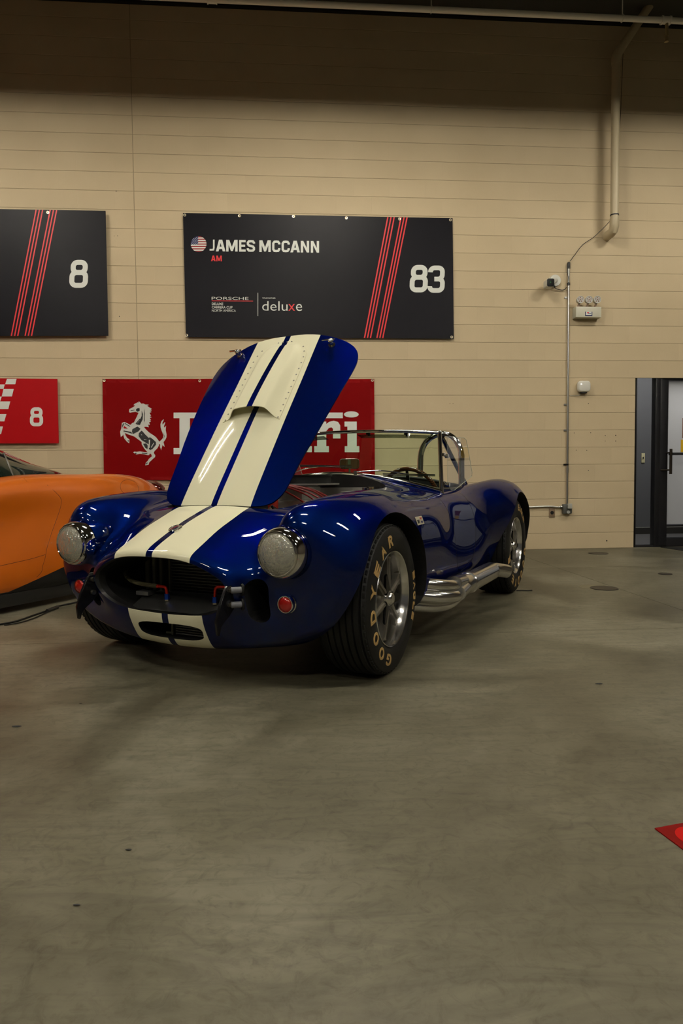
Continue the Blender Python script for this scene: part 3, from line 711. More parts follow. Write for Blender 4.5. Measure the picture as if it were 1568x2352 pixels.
sb = empty('side_badge'); sb.parent = CAR
bm = bmesh.new()
for i in range(6):
    for j in range(4):
        a = [sidef(-.062+.124*(i+du)/6, -.019+.038*(j+dv)/4) for du, dv in ((0, 0), (1, 0), (1, 1), (0, 1))]; bm.faces.new([bm.verts.new(x) for x in a])
bmesh.ops.remove_doubles(bm, verts=bm.verts, dist=1e-5); obj('plate', bm, P_('badge_cream', (.62, .58, .42), .3, .3), sb)
bm = bmesh.new(); f2 = lambda u, v: sidef(u*1.3, v*.56, .0022)
poly(bm, [(-.036, -.020), (-.014, -.020), (-.014, .008), (-.036, .008)], f2, 0); poly(bm, [(-.010, -.020), (-.004, -.020), (-.004, .010), (-.010, .010)], f2, 0)
poly(bm, [(.010, -.022), (.034, -.022), (.034, -.006), (.010, -.006)], f2, 1); poly(bm, [(.022, .004), (.036, .018), (.032, .025), (.022, .020), (.012, .025), (.007, .018)], f2, 2)
obj('markings', bm, [P_('badge_black', (.01, .01, .01), .4), P_('badge_navy', (.005, .015, .10), .4), P_('badge_red', (.5, .03, .01), .4)], sb)
# ---- wheels
M_gold = P_('gold_lettering', (.62, .40, .15), .38, .25); M_spoke = P_('magnesium_grey', (.30, .28, .24), .42, .9); M_knock = P_('dark_spinner', (.015, .015, .015), .25, .9)
def wheel(R, hw, xc, sgn, yc):
    W_ = empty('wheel'); W_.parent = CAR; W_.location = (xc, sgn*yc, R); W_.rotation_euler = (0, 0, math.radians(2.4) if xc > 0 else 0)
    MY = Matrix.Identity(4) if sgn > 0 else Matrix.Rotation(pi, 4, 'Z')
    ft = .213; s_ = R-.335
    pr = [(.200, -hw+.012), (.212, -hw+.004), (.245+s_*.5, -hw-.002), (.290+s_, -hw-.001), (.316+s_, -hw+.010), (.328+s_, -hw+.026)]
    ng = 6; tw = hw-.032
    for i in range(ng):
        a = -tw+2*tw*i/ng; b_ = -tw+2*tw*(i+1)/ng; g_ = .0045
        crown = lambda y: R-.0035*(y/tw)**2
        pr += [(crown(a)-.009, a+.001), (crown(a), a+g_), (crown(b_), b_-g_), (crown(b_)-.009, b_-.001)]
    pr += [(.328+s_, hw-.026), (.316+s_, hw-.010), (.290+s_, hw+.001), (.245+s_*.5, hw+.002), (.222, hw-.002), (.212, hw-.008), (.200, hw-.016)]
    bm = bmesh.new(); add_lathe(bm, pr, 96, MY, closed=True); fixn(bm); ty = obj('tyre', bm, M_rubber, W_, 28)
    # shoulder tread blocks
    bm = bmesh.new()
    for k_ in range(64):
        a = 2*pi*k_/64; M1 = MY @ Matrix.Rotation(a, 4, 'Y')
        add_box(bm, (.3205+s_, hw-.020, 0), (.009, .012, .020), M=M1, bev=.001)
    o = obj('shoulder_tread', bm, M_rubber, ty); tag(o, kind='stuff')
    # raised lettering
    def arc(txt, a0, step, r0, r1, wdt):
        for i, ch in enumerate(txt):
            bm = bmesh.new(); ac = a0-step*i
            def f3(u, v):
                a = ac-(u)/((r0+r1)/2); rr = r0+(r1-r0)*v
                yy = hw+.0035-(.0 if rr < .28+s_ else (rr-.28-s_)*.25)
                return MY @ Vector((-rr*math.cos(a), yy, rr*math.sin(a)))
            text_bm(bm, ch, f3, .03, 0, box=(-wdt/2, 0, wdt/2, 1))
            ex = bmesh.ops.extrude_face_region(bm, geom=bm.faces[:]); bmesh.ops.translate(bm, verts=[v for v in ex['geom'] if isinstance(v, bmesh.types.BMVert)], vec=(0, -.003*sgn, 0)); fixn(bm)
            o = obj('letter', bm, M_gold, W_); o['label'] = 'gold raised letter %s on the sidewall' % ch
    rr0, rr1 = .238+s_*.5, .292+s_
    off = {1: 0, -1: pi}[sgn]
    # angle measured so that 90 deg is up, decreasing angle = clockwise seen from outside
    def A(deg): return math.radians(deg)
    return W_, ty, arc, rr0, rr1, MY
RW = {}
for xc, sgn, R, hw, yc in ((1.143, 1, .329, .118, .680), (1.143, -1, .329, .118, .680), (-1.143, 1, .350, .138, .702), (-1.143, -1, .350, .138, .702)):
    W_, ty, arc, rr0, rr1, MY = wheel(R, hw, xc, sgn, yc)
    if sgn > 0:
        front = xc > 0
        # angle 0 = towards the tail, 90 = up; the words run clockwise seen from outside
        arc('GOODYEAR', math.radians(251 if front else 345), math.radians(21.4), rr0, rr1, .056)
        arc('EAGLE', math.radians(15 if front else 82), math.radians(10.5), rr0+.014, rr1, .038)
    bm = bmesh.new(); e = hw-.012
    add_lathe(bm, [(.200, e-.004), (.206, e), (.2085, e+.004), (.2065, e+.007), (.2025, e+.005), (.199, e-.003), (.1945, e-.010), (.191, e-.030), (.186, e-.045), (.180, e-.075), (.176, -.05), (.172, -hw+.02), (.19, -hw+.015), (.19, 0)], 80, MY, closed=True); fixn(bm)
    rim = obj('rim', bm, M_alloy, W_, 28)
    bm = bmesh.new(); yh = e-.040
    add_lathe(bm, [(.0, yh+.020), (.030, yh+.019), (.046, yh+.015), (.056, yh+.008), (.060, yh-.005), (.060, yh-.03), (0, yh-.03)], 36, MY)
    for k_ in range(6):
        M1 = MY @ Matrix.Rotation(2*pi*k_/6+.35, 4, 'Y')
        for (ro, wo, ri, wi, d0, d1) in ((.182, .030, .050, .021, yh-.012, yh+.012),):
            outl = [(ri, -wi), (ri, wi), (ro*.75, wo*.52), (ro*.92, wo*.70), (ro, wo), (ro, -wo), (ro*.92, -wo*.70), (ro*.75, -wo*.52)]
            add_prism(bm, outl, lambda u, v, d, M1=M1: M1 @ Vector((u, d+.012*(1-u/.18), v)), d0, d1)
            add_prism(bm, [(ri, -.007), (ri, .007), (ro*.95, .005), (ro*.95, -.005)], lambda u, v, d, M1=M1: M1 @ Vector((u, d+.014*(1-u/.18), v)), d1-.002, d1+.006)
    fixn(bm); obj('spokes', bm, M_spoke, W_, 30)
    bm = bmesh.new(); add_lathe(bm, [(.0, yh+.046), (.018, yh+.045), (.024, yh+.041), (.030, yh+.029), (.036, yh+.026), (.039, yh+.016), (0, yh+.016)], 32, MY); fixn(bm); obj('hub_cap', bm, M_alloy, W_, 30)
    bm = bmesh.new()
    for k_ in range(3):
        M1 = MY @ Matrix.Rotation(2*pi*k_/3+.95, 4, 'Y')
        add_prism(bm, [(.026, -.024), (.026, .024), (.075, .021), (.118, .013), (.124, .0), (.118, -.013), (.075, -.021)], lambda u, v, d, M1=M1: M1 @ Vector((u, d+.008*(u/.12)**2, v)), yh+.016, yh+.027)
    fixn(bm); bmesh.ops.bevel(bm, geom=[e_ for e_ in bm.edges if e_.calc_face_angle(0) > .8], offset=.003, segments=2, affect='EDGES'); obj('spinner', bm, M_knock, W_, 30)
    bm = bmesh.new(); add_lathe(bm, [(0, yh-.034), (.173, yh-.034), (.173, yh-.05), (0, yh-.05)], 40, MY); fixn(bm); obj('dark_backing', bm, M_black, W_, 30)  # black disc added behind the spokes to darken the windows between them
# ---- side exhaust
sx_ = empty('side_exhaust'); sx_.parent = CAR
def pipe(name, pts, r, n=8, seg=20, rf=None):
    P2 = catmull(pts, n); bm = bmesh.new(); add_tube(bm, P2, r, seg, rfun=rf); fixn(bm); return obj(name, bm, M_alloy, sx_, 30)
for sgn in (1, -1):
    Y = lambda *a: [(x, sgn*y, z) for x, y, z in a]
    pipe('header_pipe', Y((.78, .66, .350), (.73, .755, .335), (.66, .835, .318), (.56, .872, .305), (.46, .868, .300), (.36, .862, .293)), .032)
    pipe('header_pipe', Y((.78, .68, .290), (.73, .770, .275), (.67, .848, .262), (.58, .888, .255), (.46, .884, .258), (.34, .870, .264)), .032)
    pipe('header_pipe', Y((.76, .66, .232), (.70, .75, .218), (.62, .82, .208), (.52, .855, .212), (.42, .862, .238), (.34, .862, .258)), .031)
    for (x0, y0, z0, x1, y1, z1) in ((.53, .880, .312, .36, .870, .300), (.53, .900, .262, .35, .882, .268)):
        bm = bmesh.new(); add_tube(bm, [(x0, sgn*y0, z0), ((x0+x1)/2, sgn*(y0+y1)/2, (z0+z1)/2), (x1, sgn*y1, z1)], .0365, 20); fixn(bm); obj('heat_shield', bm, M_alloy, sx_, 30)
    bm = bmesh.new(); add_lathe(bm, [(0, -.40), (.048, -.40), (.056, -.39), (.056, .09), (.0615, .095), (.0615, .125), (.056, .13), (.056, .25), (.052, .262), (0, .262)], 40, Matrix.Translation((.12, sgn*.862, .272)) @ YX, ); fixn(bm); obj('muffler', bm, M_alloy, sx_, 30)
    bm = bmesh.new(); P2 = catmull(Y((-.24, .862, .275), (-.30, .866, .277), (-.36, .885, .270), (-.43, .925, .255)), 6); add_tube(bm, P2, .040, 24, caps=False, rfun=lambda i: .050-.0004*i); add_tube(bm, P2, .040, 24, caps=False, rfun=lambda i: .046-.0004*i)
    obj('tail_tip', bm, M_alloy, sx_, 30)
# ---- windscreen
ws = empty('windscreen'); ws.parent = CAR
def wbase(y): t = (y/.64)**2; return Vector((.19-.18*t, y, .888-.112*t))
def wtop(y):
    y2 = y*.962; t = (y/.64)**2; return Vector((.092-.118*t, y2, 1.142-.020*t))
ys = np.linspace(-.64, .64, 33)
bm = bmesh.new(); A1 = [bm.verts.new(wbase(y)) for y in ys]; B1 = [bm.verts.new(wtop(y)) for y in ys]
for i in range(32): bm.faces.new((A1[i], A1[i+1], B1[i+1], B1[i]))
obj('glass', bm, M_glass, ws, 60)
bm = bmesh.new(); add_tube(bm, [wtop(y) for y in ys], .010, 12); obj('top_rail', bm, M_chrome, ws, 60)
bm = bmesh.new(); add_tube(bm, [wbase(y)+Vector((.004, 0, -.004)) for y in ys], .011, 12); obj('bottom_rail', bm, M_chrome, ws, 60)
for sgn in (1, -1):
    a, b_ = wbase(.64*sgn), wtop(.64*sgn); d = (a-b_).normalized()
    bm = bmesh.new(); add_tube(bm, [a+d*.03, a, a*.5+b_*.5, b_, b_-d*.004], .0125, 14); add_sphere(bm, b_, .0135); obj('post', bm, M_chrome, ws, 60)
    vb = [(wtop(y*sgn)+Vector((-.016, 0, -.018)), wtop(y*sgn)+Vector((-.085, 0, -.036))) for y in np.linspace(.12, .58, 12)]
    bm = bmesh.new(); A1 = [bm.verts.new(a_) for a_, _ in vb]; B1 = [bm.verts.new(b__) for _, b__ in vb]
    for i in range(11): bm.faces.new((A1[i], A1[i+1], B1[i+1], B1[i]))
    bmesh.ops.solidify(bm, geom=bm.faces[:], thickness=.004); obj('sun_visor', bm, M_smoke, ws, 60)
    for y in (.20, .44):
        c = wtop(y*sgn)+Vector((-.010, 0, -.013)); bm = bmesh.new(); add_cyl(bm, c+Vector((0, -.012, 0)), c+Vector((0, .012, 0)), .007, 10); add_box(bm, c+Vector((-.012, 0, -.010)), (.022, .010, .014), bev=.002); obj('visor_clip', bm, M_knock, ws, 60)
    # wind wing
    yv = sgn*.655
    wg = [(-.045, 1.100), (-.40, 1.108), (-.445, 1.098), (-.475, 1.06), (-.585, .885), (-.575, .862), (-.19, .775), (-.12, .778), (-.06, .81)]
    ol = [(p.x, p.y) for p in catmull([(a_, b__, 0) for a_, b__ in wg], 3, True)]
    bm = bmesh.new(); bm.faces.new([bm.verts.new((u, yv+sgn*.05*(-u)*.1, v)) for u, v in wg]); obj('wind_wing', bm, M_clear, ws, 60)
    bm = bmesh.new(); add_tube(bm, [Vector((u, yv+sgn*.05*(-u)*.1, v)) for u, v in wg], .0016, 6, True); obj('wing_edge', bm, P_('glass_edge', (.55, .62, .50), .2), ws, 60)
    for t in (.12, .62):
        c = a*(1-t)+b_*t; bm = bmesh.new(); add_cyl(bm, c+Vector((-.01, sgn*.01, 0)), c+Vector((-.075, sgn*.022, -.008)), .0085, 12); add_cyl(bm, c+Vector((-.066, sgn*.030, -.007)), c+Vector((-.066, sgn*.008, -.007)), .0125, 12); add_sphere(bm, c+Vector((-.03, sgn*.016, 0)), .012); obj('wing_hinge', bm, M_chrome, ws, 60)
for x0, y0, x1, y1 in ((.235, .18, .08, .46), (.235, -.30, .23, -.02)):
    a = top_at(x0, y0)[0]+Vector((0, 0, .018)); c = Vector((x1, y1, wbase(y1).z+.045)); bm = bmesh.new(); add_tube(bm, catmull([a, (a+c)/2+Vector((.01, 0, .014)), c], 6), .0035, 8); add_cyl(bm, a-Vector((0, 0, .03)), a+Vector((0, 0, .006)), .011, 14); wp = obj('wiper', bm, M_chrome, ws, 60)
    dv = Vector((-.08, .135, -.004)); bm = bmesh.new(); add_tube(bm, [c-dv, c, c+dv], .003, 6); add_tube(bm, [c-dv-Vector((0.004, 0, .007)), c+dv-Vector((.004, 0, .007))], .0028, 6); obj('wiper_blade', bm, M_dark, ws, 60)
# ---- roll bar
rb = empty('roll_bar'); rb.parent = CAR
L_ = [(-.72, .238, .80), (-.725, .240, .95), (-.73, .244, 1.03), (-.735, .275, 1.105), (-.74, .335, 1.152), (-.745, .395, 1.165), (-.74, .455, 1.150), (-.735, .510, 1.10), (-.73, .540, 1.025), (-.725, .542, .95), (-.72, .545, .80)]
bm = bmesh.new(); add_tube(bm, catmull(L_, 7), .0215, 20); obj('hoop', bm, M_chrome, rb, 60)
bm = bmesh.new(); add_tube(bm, [(-.745, .395, 1.14), (-1.12, .46, .80)], .0165, 16); obj('brace', bm, P_('dark_chrome', (.25, .24, .23), .12, 1.0), rb, 60)
for y_ in (.238, .545):
    bm = bmesh.new(); add_cyl(bm, (-.72, y_, top_at(-.72, y_)[0].z-.004), (-.72, y_, top_at(-.72, y_)[0].z+.008), .038, 20); obj('foot', bm, M_chrome, rb, 40)
# ---- cockpit
cp_ = empty('cockpit'); cp_.parent = CAR
sw = empty('steering_wheel'); sw.parent = CAR; sw.location = (-.20, .36, .735); sw.rotation_euler = (0, math.radians(-72), 0)
k_w = N('walnut'); wv = k_w.n('ShaderNodeTexWave', i_Scale=9.0, i_Distortion=4.0); k_w.l(k_w.ramp(wv.outputs[1], [(.2, (.05, .014, .005)), (.8, (.13, .04, .014))]), k_w.b.inputs['Base Color']); k_w.b.inputs['Roughness'].default_value = .2; k_w.b.inputs['Coat Weight'].default_value = .8
bm = bmesh.new(); add_tube(bm, [(.185*math.cos(a), .185*math.sin(a), 0) for a in np.linspace(0, 2*pi, 64, endpoint=False)], .0135, 14, True); obj('rim', bm, k_w.m, sw, 60)
for a in (0, 2*pi/3, 4*pi/3):
    bm = bmesh.new(); add_prism(bm, [(.03, -.014), (.03, .014), (.176, .009), (.176, -.009)], lambda u, v, d, a=a: Vector((u*math.cos(a)-v*math.sin(a), u*math.sin(a)+v*math.cos(a), d)), -.002, .002); fixn(bm); obj('spoke', bm, M_alloy, sw)
bm = bmesh.new(); add_cyl(bm, (0, 0, -.03), (0, 0, .012), .038, 24); obj('hub', bm, M_black, sw)
bm = bmesh.new(); add_cyl(bm, (-.13, .36, .70), (.20, .36, .60), .017, 14); obj('steering_column', bm, M_black, cp_)
M_leather = P_('black_leather', (.02, .018, .016), .42)
for y_ in (.30, -.30):
    st = empty('seat'); st.parent = CAR; st.location = (-.36, y_, 0)
    bm = bmesh.new(); add_box(bm, (0, 0, .35), (.46, .40, .14), bev=.05); obj('seat_cushion', bm, M_leather, st, 60)
    bm = bmesh.new(); add_box(bm, (-.22, 0, .56), (.12, .40, .44), bev=.05, M=Matrix.Rotation(0, 4, 'Y')); obj('seat_back', bm, M_leather, st, 60)
bm = bmesh.new(); add_tube(bm, [Vector((x, y, top_at(x, y*.995 if abs(y) > .3 else y)[0].z+.001)) for x, y in [(a_*1.0, b_) for a_, b_ in CKP if a_ < -.03]], .010, 10); obj('cockpit_trim', bm, M_leather, cp_, 60)
mr = empty('rear_view_mirror'); mr.parent = CAR; mr.location = (.075, .065, .945); mr.rotation_euler = (0, 0, .45)
bm = bmesh.new(); add_prism(bm, rrect(.115, .056, .014), lambda u, v, d: Vector((d, u, v)), -.006, .006); fixn(bm); obj('casing', bm, P_('tan_mirror_back', (.11, .045, .016), .35), mr, 40)
bm = bmesh.new(); add_tube(bm, [(.0, u, v) for u, v in rrect(.119, .060, .015)], .0022, 6, True); obj('mirror_rim', bm, M_chrome, mr, 60)
bm = bmesh.new(); add_cyl(bm, (.0, .0, -.055), (.0, 0, -.0), .006, 10); add_box(bm, (.0075, -.002, .01), (.003, .018, .03)); obj('stalk', bm, P_('green_tint_metal', (.20, .26, .16), .3, .6), mr)
# ---- engine bay
en = empty('engine'); en.parent = CAR
M_alu = P_('brushed_aluminium', (.60, .59, .55), .38, .8); M_wire = P_('red_ignition_wire', (.25, .008, .005), .35)
def oval(hx, hy, n=40): return [(.52+hx*math.cos(a), hy*math.sin(a)) for a in np.linspace(0, 2*pi, n, endpoint=False)]
bm = bmesh.new(); add_prism(bm, oval(.215, .125), zup, .828, .866); fixn(bm); obj('air_filter', bm, M_black, en)
bm = bmesh.new(); add_prism(bm, oval(.222, .132), zup, .866, .874); fixn(bm); obj('filter_lid', bm, P_('wrinkle_black', (.02, .02, .02), .3, .5), en)
bm = bmesh.new(); add_prism(bm, oval(.285, .165), zup, .818, .826); fixn(bm); obj('filter_tray', bm, M_alu, en)
bm = bmesh.new(); add_box(bm, (.58, 0, .62), (.34, .28, .24), bev=.02); add_box(bm, (.58, 0, .76), (.22, .16, .11), bev=.02); obj('intake_manifold', bm, M_alu, en)
bm = bmesh.new(); add_box(bm, (.65, 0, .44), (.62, .42, .34), bev=.03); obj('block', bm, P_('engine_blue_black', (.015, .015, .017), .5), en)
for sgn in (1, -1):
    bm = bmesh.new(); add_box(bm, (.66, sgn*.235, .655), (.50, .12, .08), bev=.02); obj('valve_cover', bm, M_alu if sgn > 0 else M_alu, en)
    bm = bmesh.new(); add_box(bm, (.335, sgn*.28, .60), (.17, .22, .36), bev=.008); obj('footbox', bm, M_alu, en)
bm = bmesh.new(); add_box(bm, (.262, 0, .55), (.012, .76, .50)); obj('firewall', bm, M_alu, en)
bm = bmesh.new(); add_cyl(bm, (.93, .03, .60), (.93, .03, .76), .042, 20); add_cyl(bm, (.93, .03, .76), (.93, .03, .80), .034, 20); obj('distributor', bm, MATS['badge_red'], en)
for i in range(5):
    a = Vector((.93+.03*math.cos(i), .03+.03*math.sin(i), .80)); e_ = Vector((.84-.09*i*.9, .24+.015*(i % 3), .695)); mid = (a+e_)/2+Vector((-.03, .02*(i % 2), .018+.008*i))
    bm = bmesh.new(); add_tube(bm, catmull([a, a+Vector((-.02, .01, .025)), mid, e_], 7), .0052, 8); obj('ignition_wire', bm, M_wire, en)
for pts, r, mt in (([(1.05, .12, .70), (1.10, .16, .69), (1.16, .14, .66)], .022, M_dark), ([(.98, .20, .68), (1.08, .25, .672), (1.14, .28, .64)], .016, M_alloy), ([(1.02, .30, .67), (.9, .33, .68), (.8, .335, .66)], .014, P_('pale_hose', (.5, .5, .46), .4)), ([(1.2, -.1, .60), (1.1, -.05, .69), (1.0, .06, .70)], .024, M_rubber)):
    bm = bmesh.new(); add_tube(bm, catmull(pts, 6), r, 14); o = obj('coolant_pipe', bm, mt, en, 60)
    bm = bmesh.new(); c = Vector(pts[1]); add_tube(bm, [c+(Vector(pts[2])-Vector(pts[0])).normalized()*t for t in (-.008, .008)], r+.003, 14); obj('hose_clamp', bm, M_zinc, en, 60)
bm = bmesh.new(); add_box(bm, (.33, .34, .79), (.07, .05, .03), bev=.005); add_cyl(bm, (.36, .30, .78), (.36, .30, .80), .016, 14); obj('brake_reservoir', bm, M_chrome, en)
# bonnet prop struts
for sgn in (1, -1):
    bm = bmesh.new(); add_cyl(bm, (1.25, sgn*.30, .60), (1.30, sgn*.28, .735), .006, 8); obj('bonnet_hinge', bm, M_dark, en)
# ================================================================== ORANGE SPORTS CAR (parked parallel, behind on the left)
OC = empty('sports_coupe', (0, 0, 0)); OC.matrix_world = CAR.matrix_basis @ Matrix.Translation((1.42, -2.93, 0))
OC.location = Matrix.LocRotScale(CAR.location, CAR.rotation_euler, None) @ Vector((1.42, -2.93, 0)); OC.rotation_euler = CAR.rotation_euler
tag(OC, 'orange low sports coupe with black sills parked at the left edge beside the blue roadster', 'car')
OX = 1.42      # car frame x -> local x - OX
def R_(x, z0, z1, z2, p3, p4, p5, p6, p7, p8, zb):
    x -= OX; return [(x, 0, z0), (x, .28, z1), (x, .54, z2), (x, *p3), (x, *p4), (x, *p5), (x, *p6), (x, *p7), (x, *p8), (x, .5, zb), (x, 0, zb)]
orow = [
 R_(3.58, .40, .40, .395, (.60, .39), (.66, .375), (.70, .35), (.70, .31), (.69, .26), (.62, .22), .20),
 R_(3.50, .50, .50, .49, (.68, .49), (.78, .47), (.84, .43), (.86, .35), (.84, .25), (.76, .18), .15),
 R_(3.15, .62, .62, .60, (.70, .64), (.80, .65), (.90, .58), (.94, .42), (.93, .26), (.86, .16), .13),
 R_(2.72, .70, .70, .68, (.70, .75), (.80, .78), (.92, .70), (.97, .50), (.96, .30), (.90, .15), .12),
 R_(2.2, .78, .78, .76, (.70, .78), (.82, .78), (.90, .70), (.93, .54), (.95, .34), (.94, .12), .10),
 R_(1.6, .84, .84, .83, (.70, .83), (.82, .815), (.90, .74), (.90, .58), (.93, .36), (.94, .12), .10),
 R_(1.0, .88, .88, .88, (.71, .872), (.83, .848), (.91, .77), (.905, .62), (.945, .38), (.945, .12), .10),
 R_(.62, .91, .91, .91, (.72, .905), (.83, .885), (.905, .80), (.92, .64), (.965, .40), (.955, .12), .10),
 R_(.30, .925, .925, .915, (.72, .905), (.84, .900), (.93, .82), (.965, .64), (.985, .42), (.97, .15), .12),
 R_(.0, .925, .925, .91, (.72, .905), (.845, .908), (.945, .83), (.985, .64), (.99, .42), (.97, .18), .14),
 R_(-.30, .905, .905, .895, (.71, .893), (.83, .893), (.93, .81), (.965, .62), (.965, .42), (.93, .22), .18),
 R_(-.55, .86, .86, .855, (.68, .85), (.79, .835), (.88, .75), (.91, .58), (.90, .42), (.86, .26), .22),
 R_(-.72, .78, .78, .775, (.62, .77), (.72, .74), (.79, .67), (.82, .56), (.81, .44), (.74, .32), .28),
 R_(-.80, .66, .66, .66, (.48, .655), (.56, .63), (.60, .59), (.61, .54), (.60, .48), (.54, .42), .40),
]
Go = body_grid(orow, 104, 140)
bm = grid_mesh(Go, 'coupe'); om = bpy.data.meshes.new('coupe'); bm.to_mesh(om); bm.free()
def omat():
    k = N('orange_paint_black_sill'); b = k.b; tc = k.n('ShaderNodeTexCoord'); sx = k.n('ShaderNodeSeparateXYZ'); k.l(tc.outputs['Object'], sx.inputs[0])
    zl = k.math('MAXIMUM', k.math('SUBTRACT', .012, k.math('MULTIPLY', sx.outputs[0], .278)), .14)
    zl = k.math('MINIMUM', zl, .31); f = k.math('GREATER_THAN', sx.outputs[2], zl)
    k.l(k.mix(f, (.012, .012, .012), (.66, .14, .0015)), b.inputs['Base Color']); k.l(k.math('MULTIPLY', f, 1.0), b.inputs['Coat Weight'])
    b.inputs['Roughness'].default_value = .38; b.inputs['Coat Roughness'].default_value = .02; b.inputs['Metallic'].default_value = .15
    return k.m
M_or = omat(); om.materials.append(M_or); om.materials.append(M_black)
for p in om.polygons: p.use_smooth = True
ON = [v.normal.copy() for v in om.vertices]
OB = BVHTree.FromPolygons([v.co for v in om.vertices], [p.vertices for p in om.polygons])
OM = Matrix.LocRotScale(CAR.location, CAR.rotation_euler, None) @ Matrix.Translation((OX, -2.93, 0)); OMI = OM.inverted()
def hit_o(x, y, lift=0.0):
    o_ = OMI @ CAM; d = (OMI.to_3x3() @ ray(x, y)).normalized(); r_ = OB.ray_cast(o_, d)
    return None if r_[0] is None else r_[0]+r_[1]*lift
oc_cut = []
for sgn in (1, -1):
    for xc, r_ in ((-1.40, .385), (1.27, .37)):
        bm = bmesh.new(); add_cyl(bm, (xc, sgn*.62, .335), (xc, sgn*1.3, .335), r_, 72, mi=1); oc_cut.append(bm)
ob = boolean(om.copy(), oc_cut); surf_normals(ob, OB, om, ON, (0,)); link('body', ob, [M_or, M_black], OC)
# glasshouse: black roof, dark glass
def GR(x, zt, wt_, zb, wb):
    x -= OX
    return [(x, 0, zt), (x, wt_*.5, zt-.004), (x, wt_*.85, zt-.016), (x, wt_, zt-.045), (x, (wt_*.55+wb*.45), zt*.55+zb*.45), (x, wb, zb), (x, wb*.9, zb-.06), (x, wb*.4, zb-.06), (x, 0, zb-.06)]
gr = [GR(1.95, .84, .40, .80, .55), GR(1.6, .98, .50, .83, .70), GR(1.2, 1.13, .50, .86, .74), GR(.95, 1.165, .50, .87, .745), GR(.70, 1.135, .49, .885, .73), GR(.45, 1.062, .45, .90, .66), GR(.2, .985, .40, .90, .56), GR(.0, .93, .34, .88, .42)]
Gg = body_grid(gr, 56, 96)
bm = grid_mesh(Gg, 'glasshouse'); gm = bpy.data.meshes.new('glasshouse'); bm.to_mesh(gm); bm.free()
link('roof', gm, P_('gloss_black_roof', (.008, .008, .007), .08, 0, .6), OC, 60)
GB = BVHTree.FromPolygons([v.co for v in gm.vertices], [p.vertices for p in gm.polygons])
def hit_g(x, y, lift=.004):
    o_ = OMI @ CAM; d = (OMI.to_3x3() @ ray(x, y)).normalized(); r_ = GB.ray_cast(o_, d)
    return None if r_[0] is None else r_[0]+r_[1]*lift
bm = bmesh.new()
for sgn in (1, -1):                                              # side window sheet following the glasshouse
    A1 = []; K = 24
    for i in range(K+1):
        x = 1.55-(1.55-.46)*i/K; r_ = []
        zlo = .885 if x > .9 else .885+(.9-x)*.06; zhi = min(1.09, .90+(1.55-x)*.42) if x > 1.1 else 1.09-(1.1-x)*.235; zhi = max(zhi, zlo+.004)
        for j in range(5):
            z = zlo+(zhi-zlo)*j/4; h_ = GB.ray_cast(Vector((x-OX, sgn*2, z)), Vector((0, -sgn, 0)))
            r_.append(bm.verts.new(h_[0]+h_[1]*.003) if h_[0] else None)
        A1.append(r_)
    for i in range(K):
        for j in range(4):
            q = (A1[i][j], A1[i][j+1], A1[i+1][j+1], A1[i+1][j])
            if all(q): bm.faces.new(q)
fixn(bm); obj('side_window', bm, P_('dark_green_glass', (.012, .020, .015), .03, 0, .5), OC, 60)
bm = bmesh.new(); P3 = [hit_g(x, y) for x, y in ((8, 1042), (18, 1065), (26, 1085), (32, 1103))]; P3 = [p for p in P3 if p]
if len(P3) > 1: add_tube(bm, P3, .007, 8); obj('window_pillar', bm, P_('grey_pillar', (.10, .09, .07), .4), OC)
M_gap = P_('panel_gap', (.05, .012, .002), .8)
for pts in ([(108, 1114), (126, 1129), (138, 1142), (141, 1152), (138, 1168), (130, 1192), (117, 1228), (107, 1262), (104, 1280), (98, 1300), (95, 1314), (84, 1326)], [(0, 1300), (35, 1292), (70, 1284), (104, 1274)], [(55, 1099), (62, 1106)]):
    P3 = [hit_o(x, y, -.0004) for x, y in pts]; P3 = [p for p in P3 if p]
    if len(P3) > 1: bm = bmesh.new(); add_tube(bm, catmull(P3, 4), .0016, 6); obj('panel_gap', bm, M_gap, OC)
P3 = [hit_o(297+21*math.cos(a), 1120+18*math.sin(a)*1.0+3*math.cos(a), -.0002) for a in np.linspace(0, 2*pi, 36, endpoint=False)]
P3 = [p for p in P3 if p]
if len(P3) > 8: bm = bmesh.new(); add_tube(bm, P3, .0015, 6, True); obj('fuel_cap_gap', bm, M_gap, OC)
P3 = [hit_o(x, y, .001) for x, y in ((0, 1376), (40, 1368), (80, 1360), (125, 1352), (158, 1345))]; P3 = [p for p in P3 if p]
if len(P3) > 1: bm = bmesh.new(); add_tube(bm, P3, .003, 6); obj('sill_edge', bm, P_('sill_grey', (.14, .13, .10), .4), OC)
bm = bmesh.new(); add_box(bm, (-.13, .935, .085), (2.1, .05, .09), bev=.015); add_box(bm, (-.13, -.935, .085), (2.1, .05, .09), bev=.015); obj('side_skirt', bm, P_('carbon_black', (.014, .014, .013), .35, 0, .3), OC)
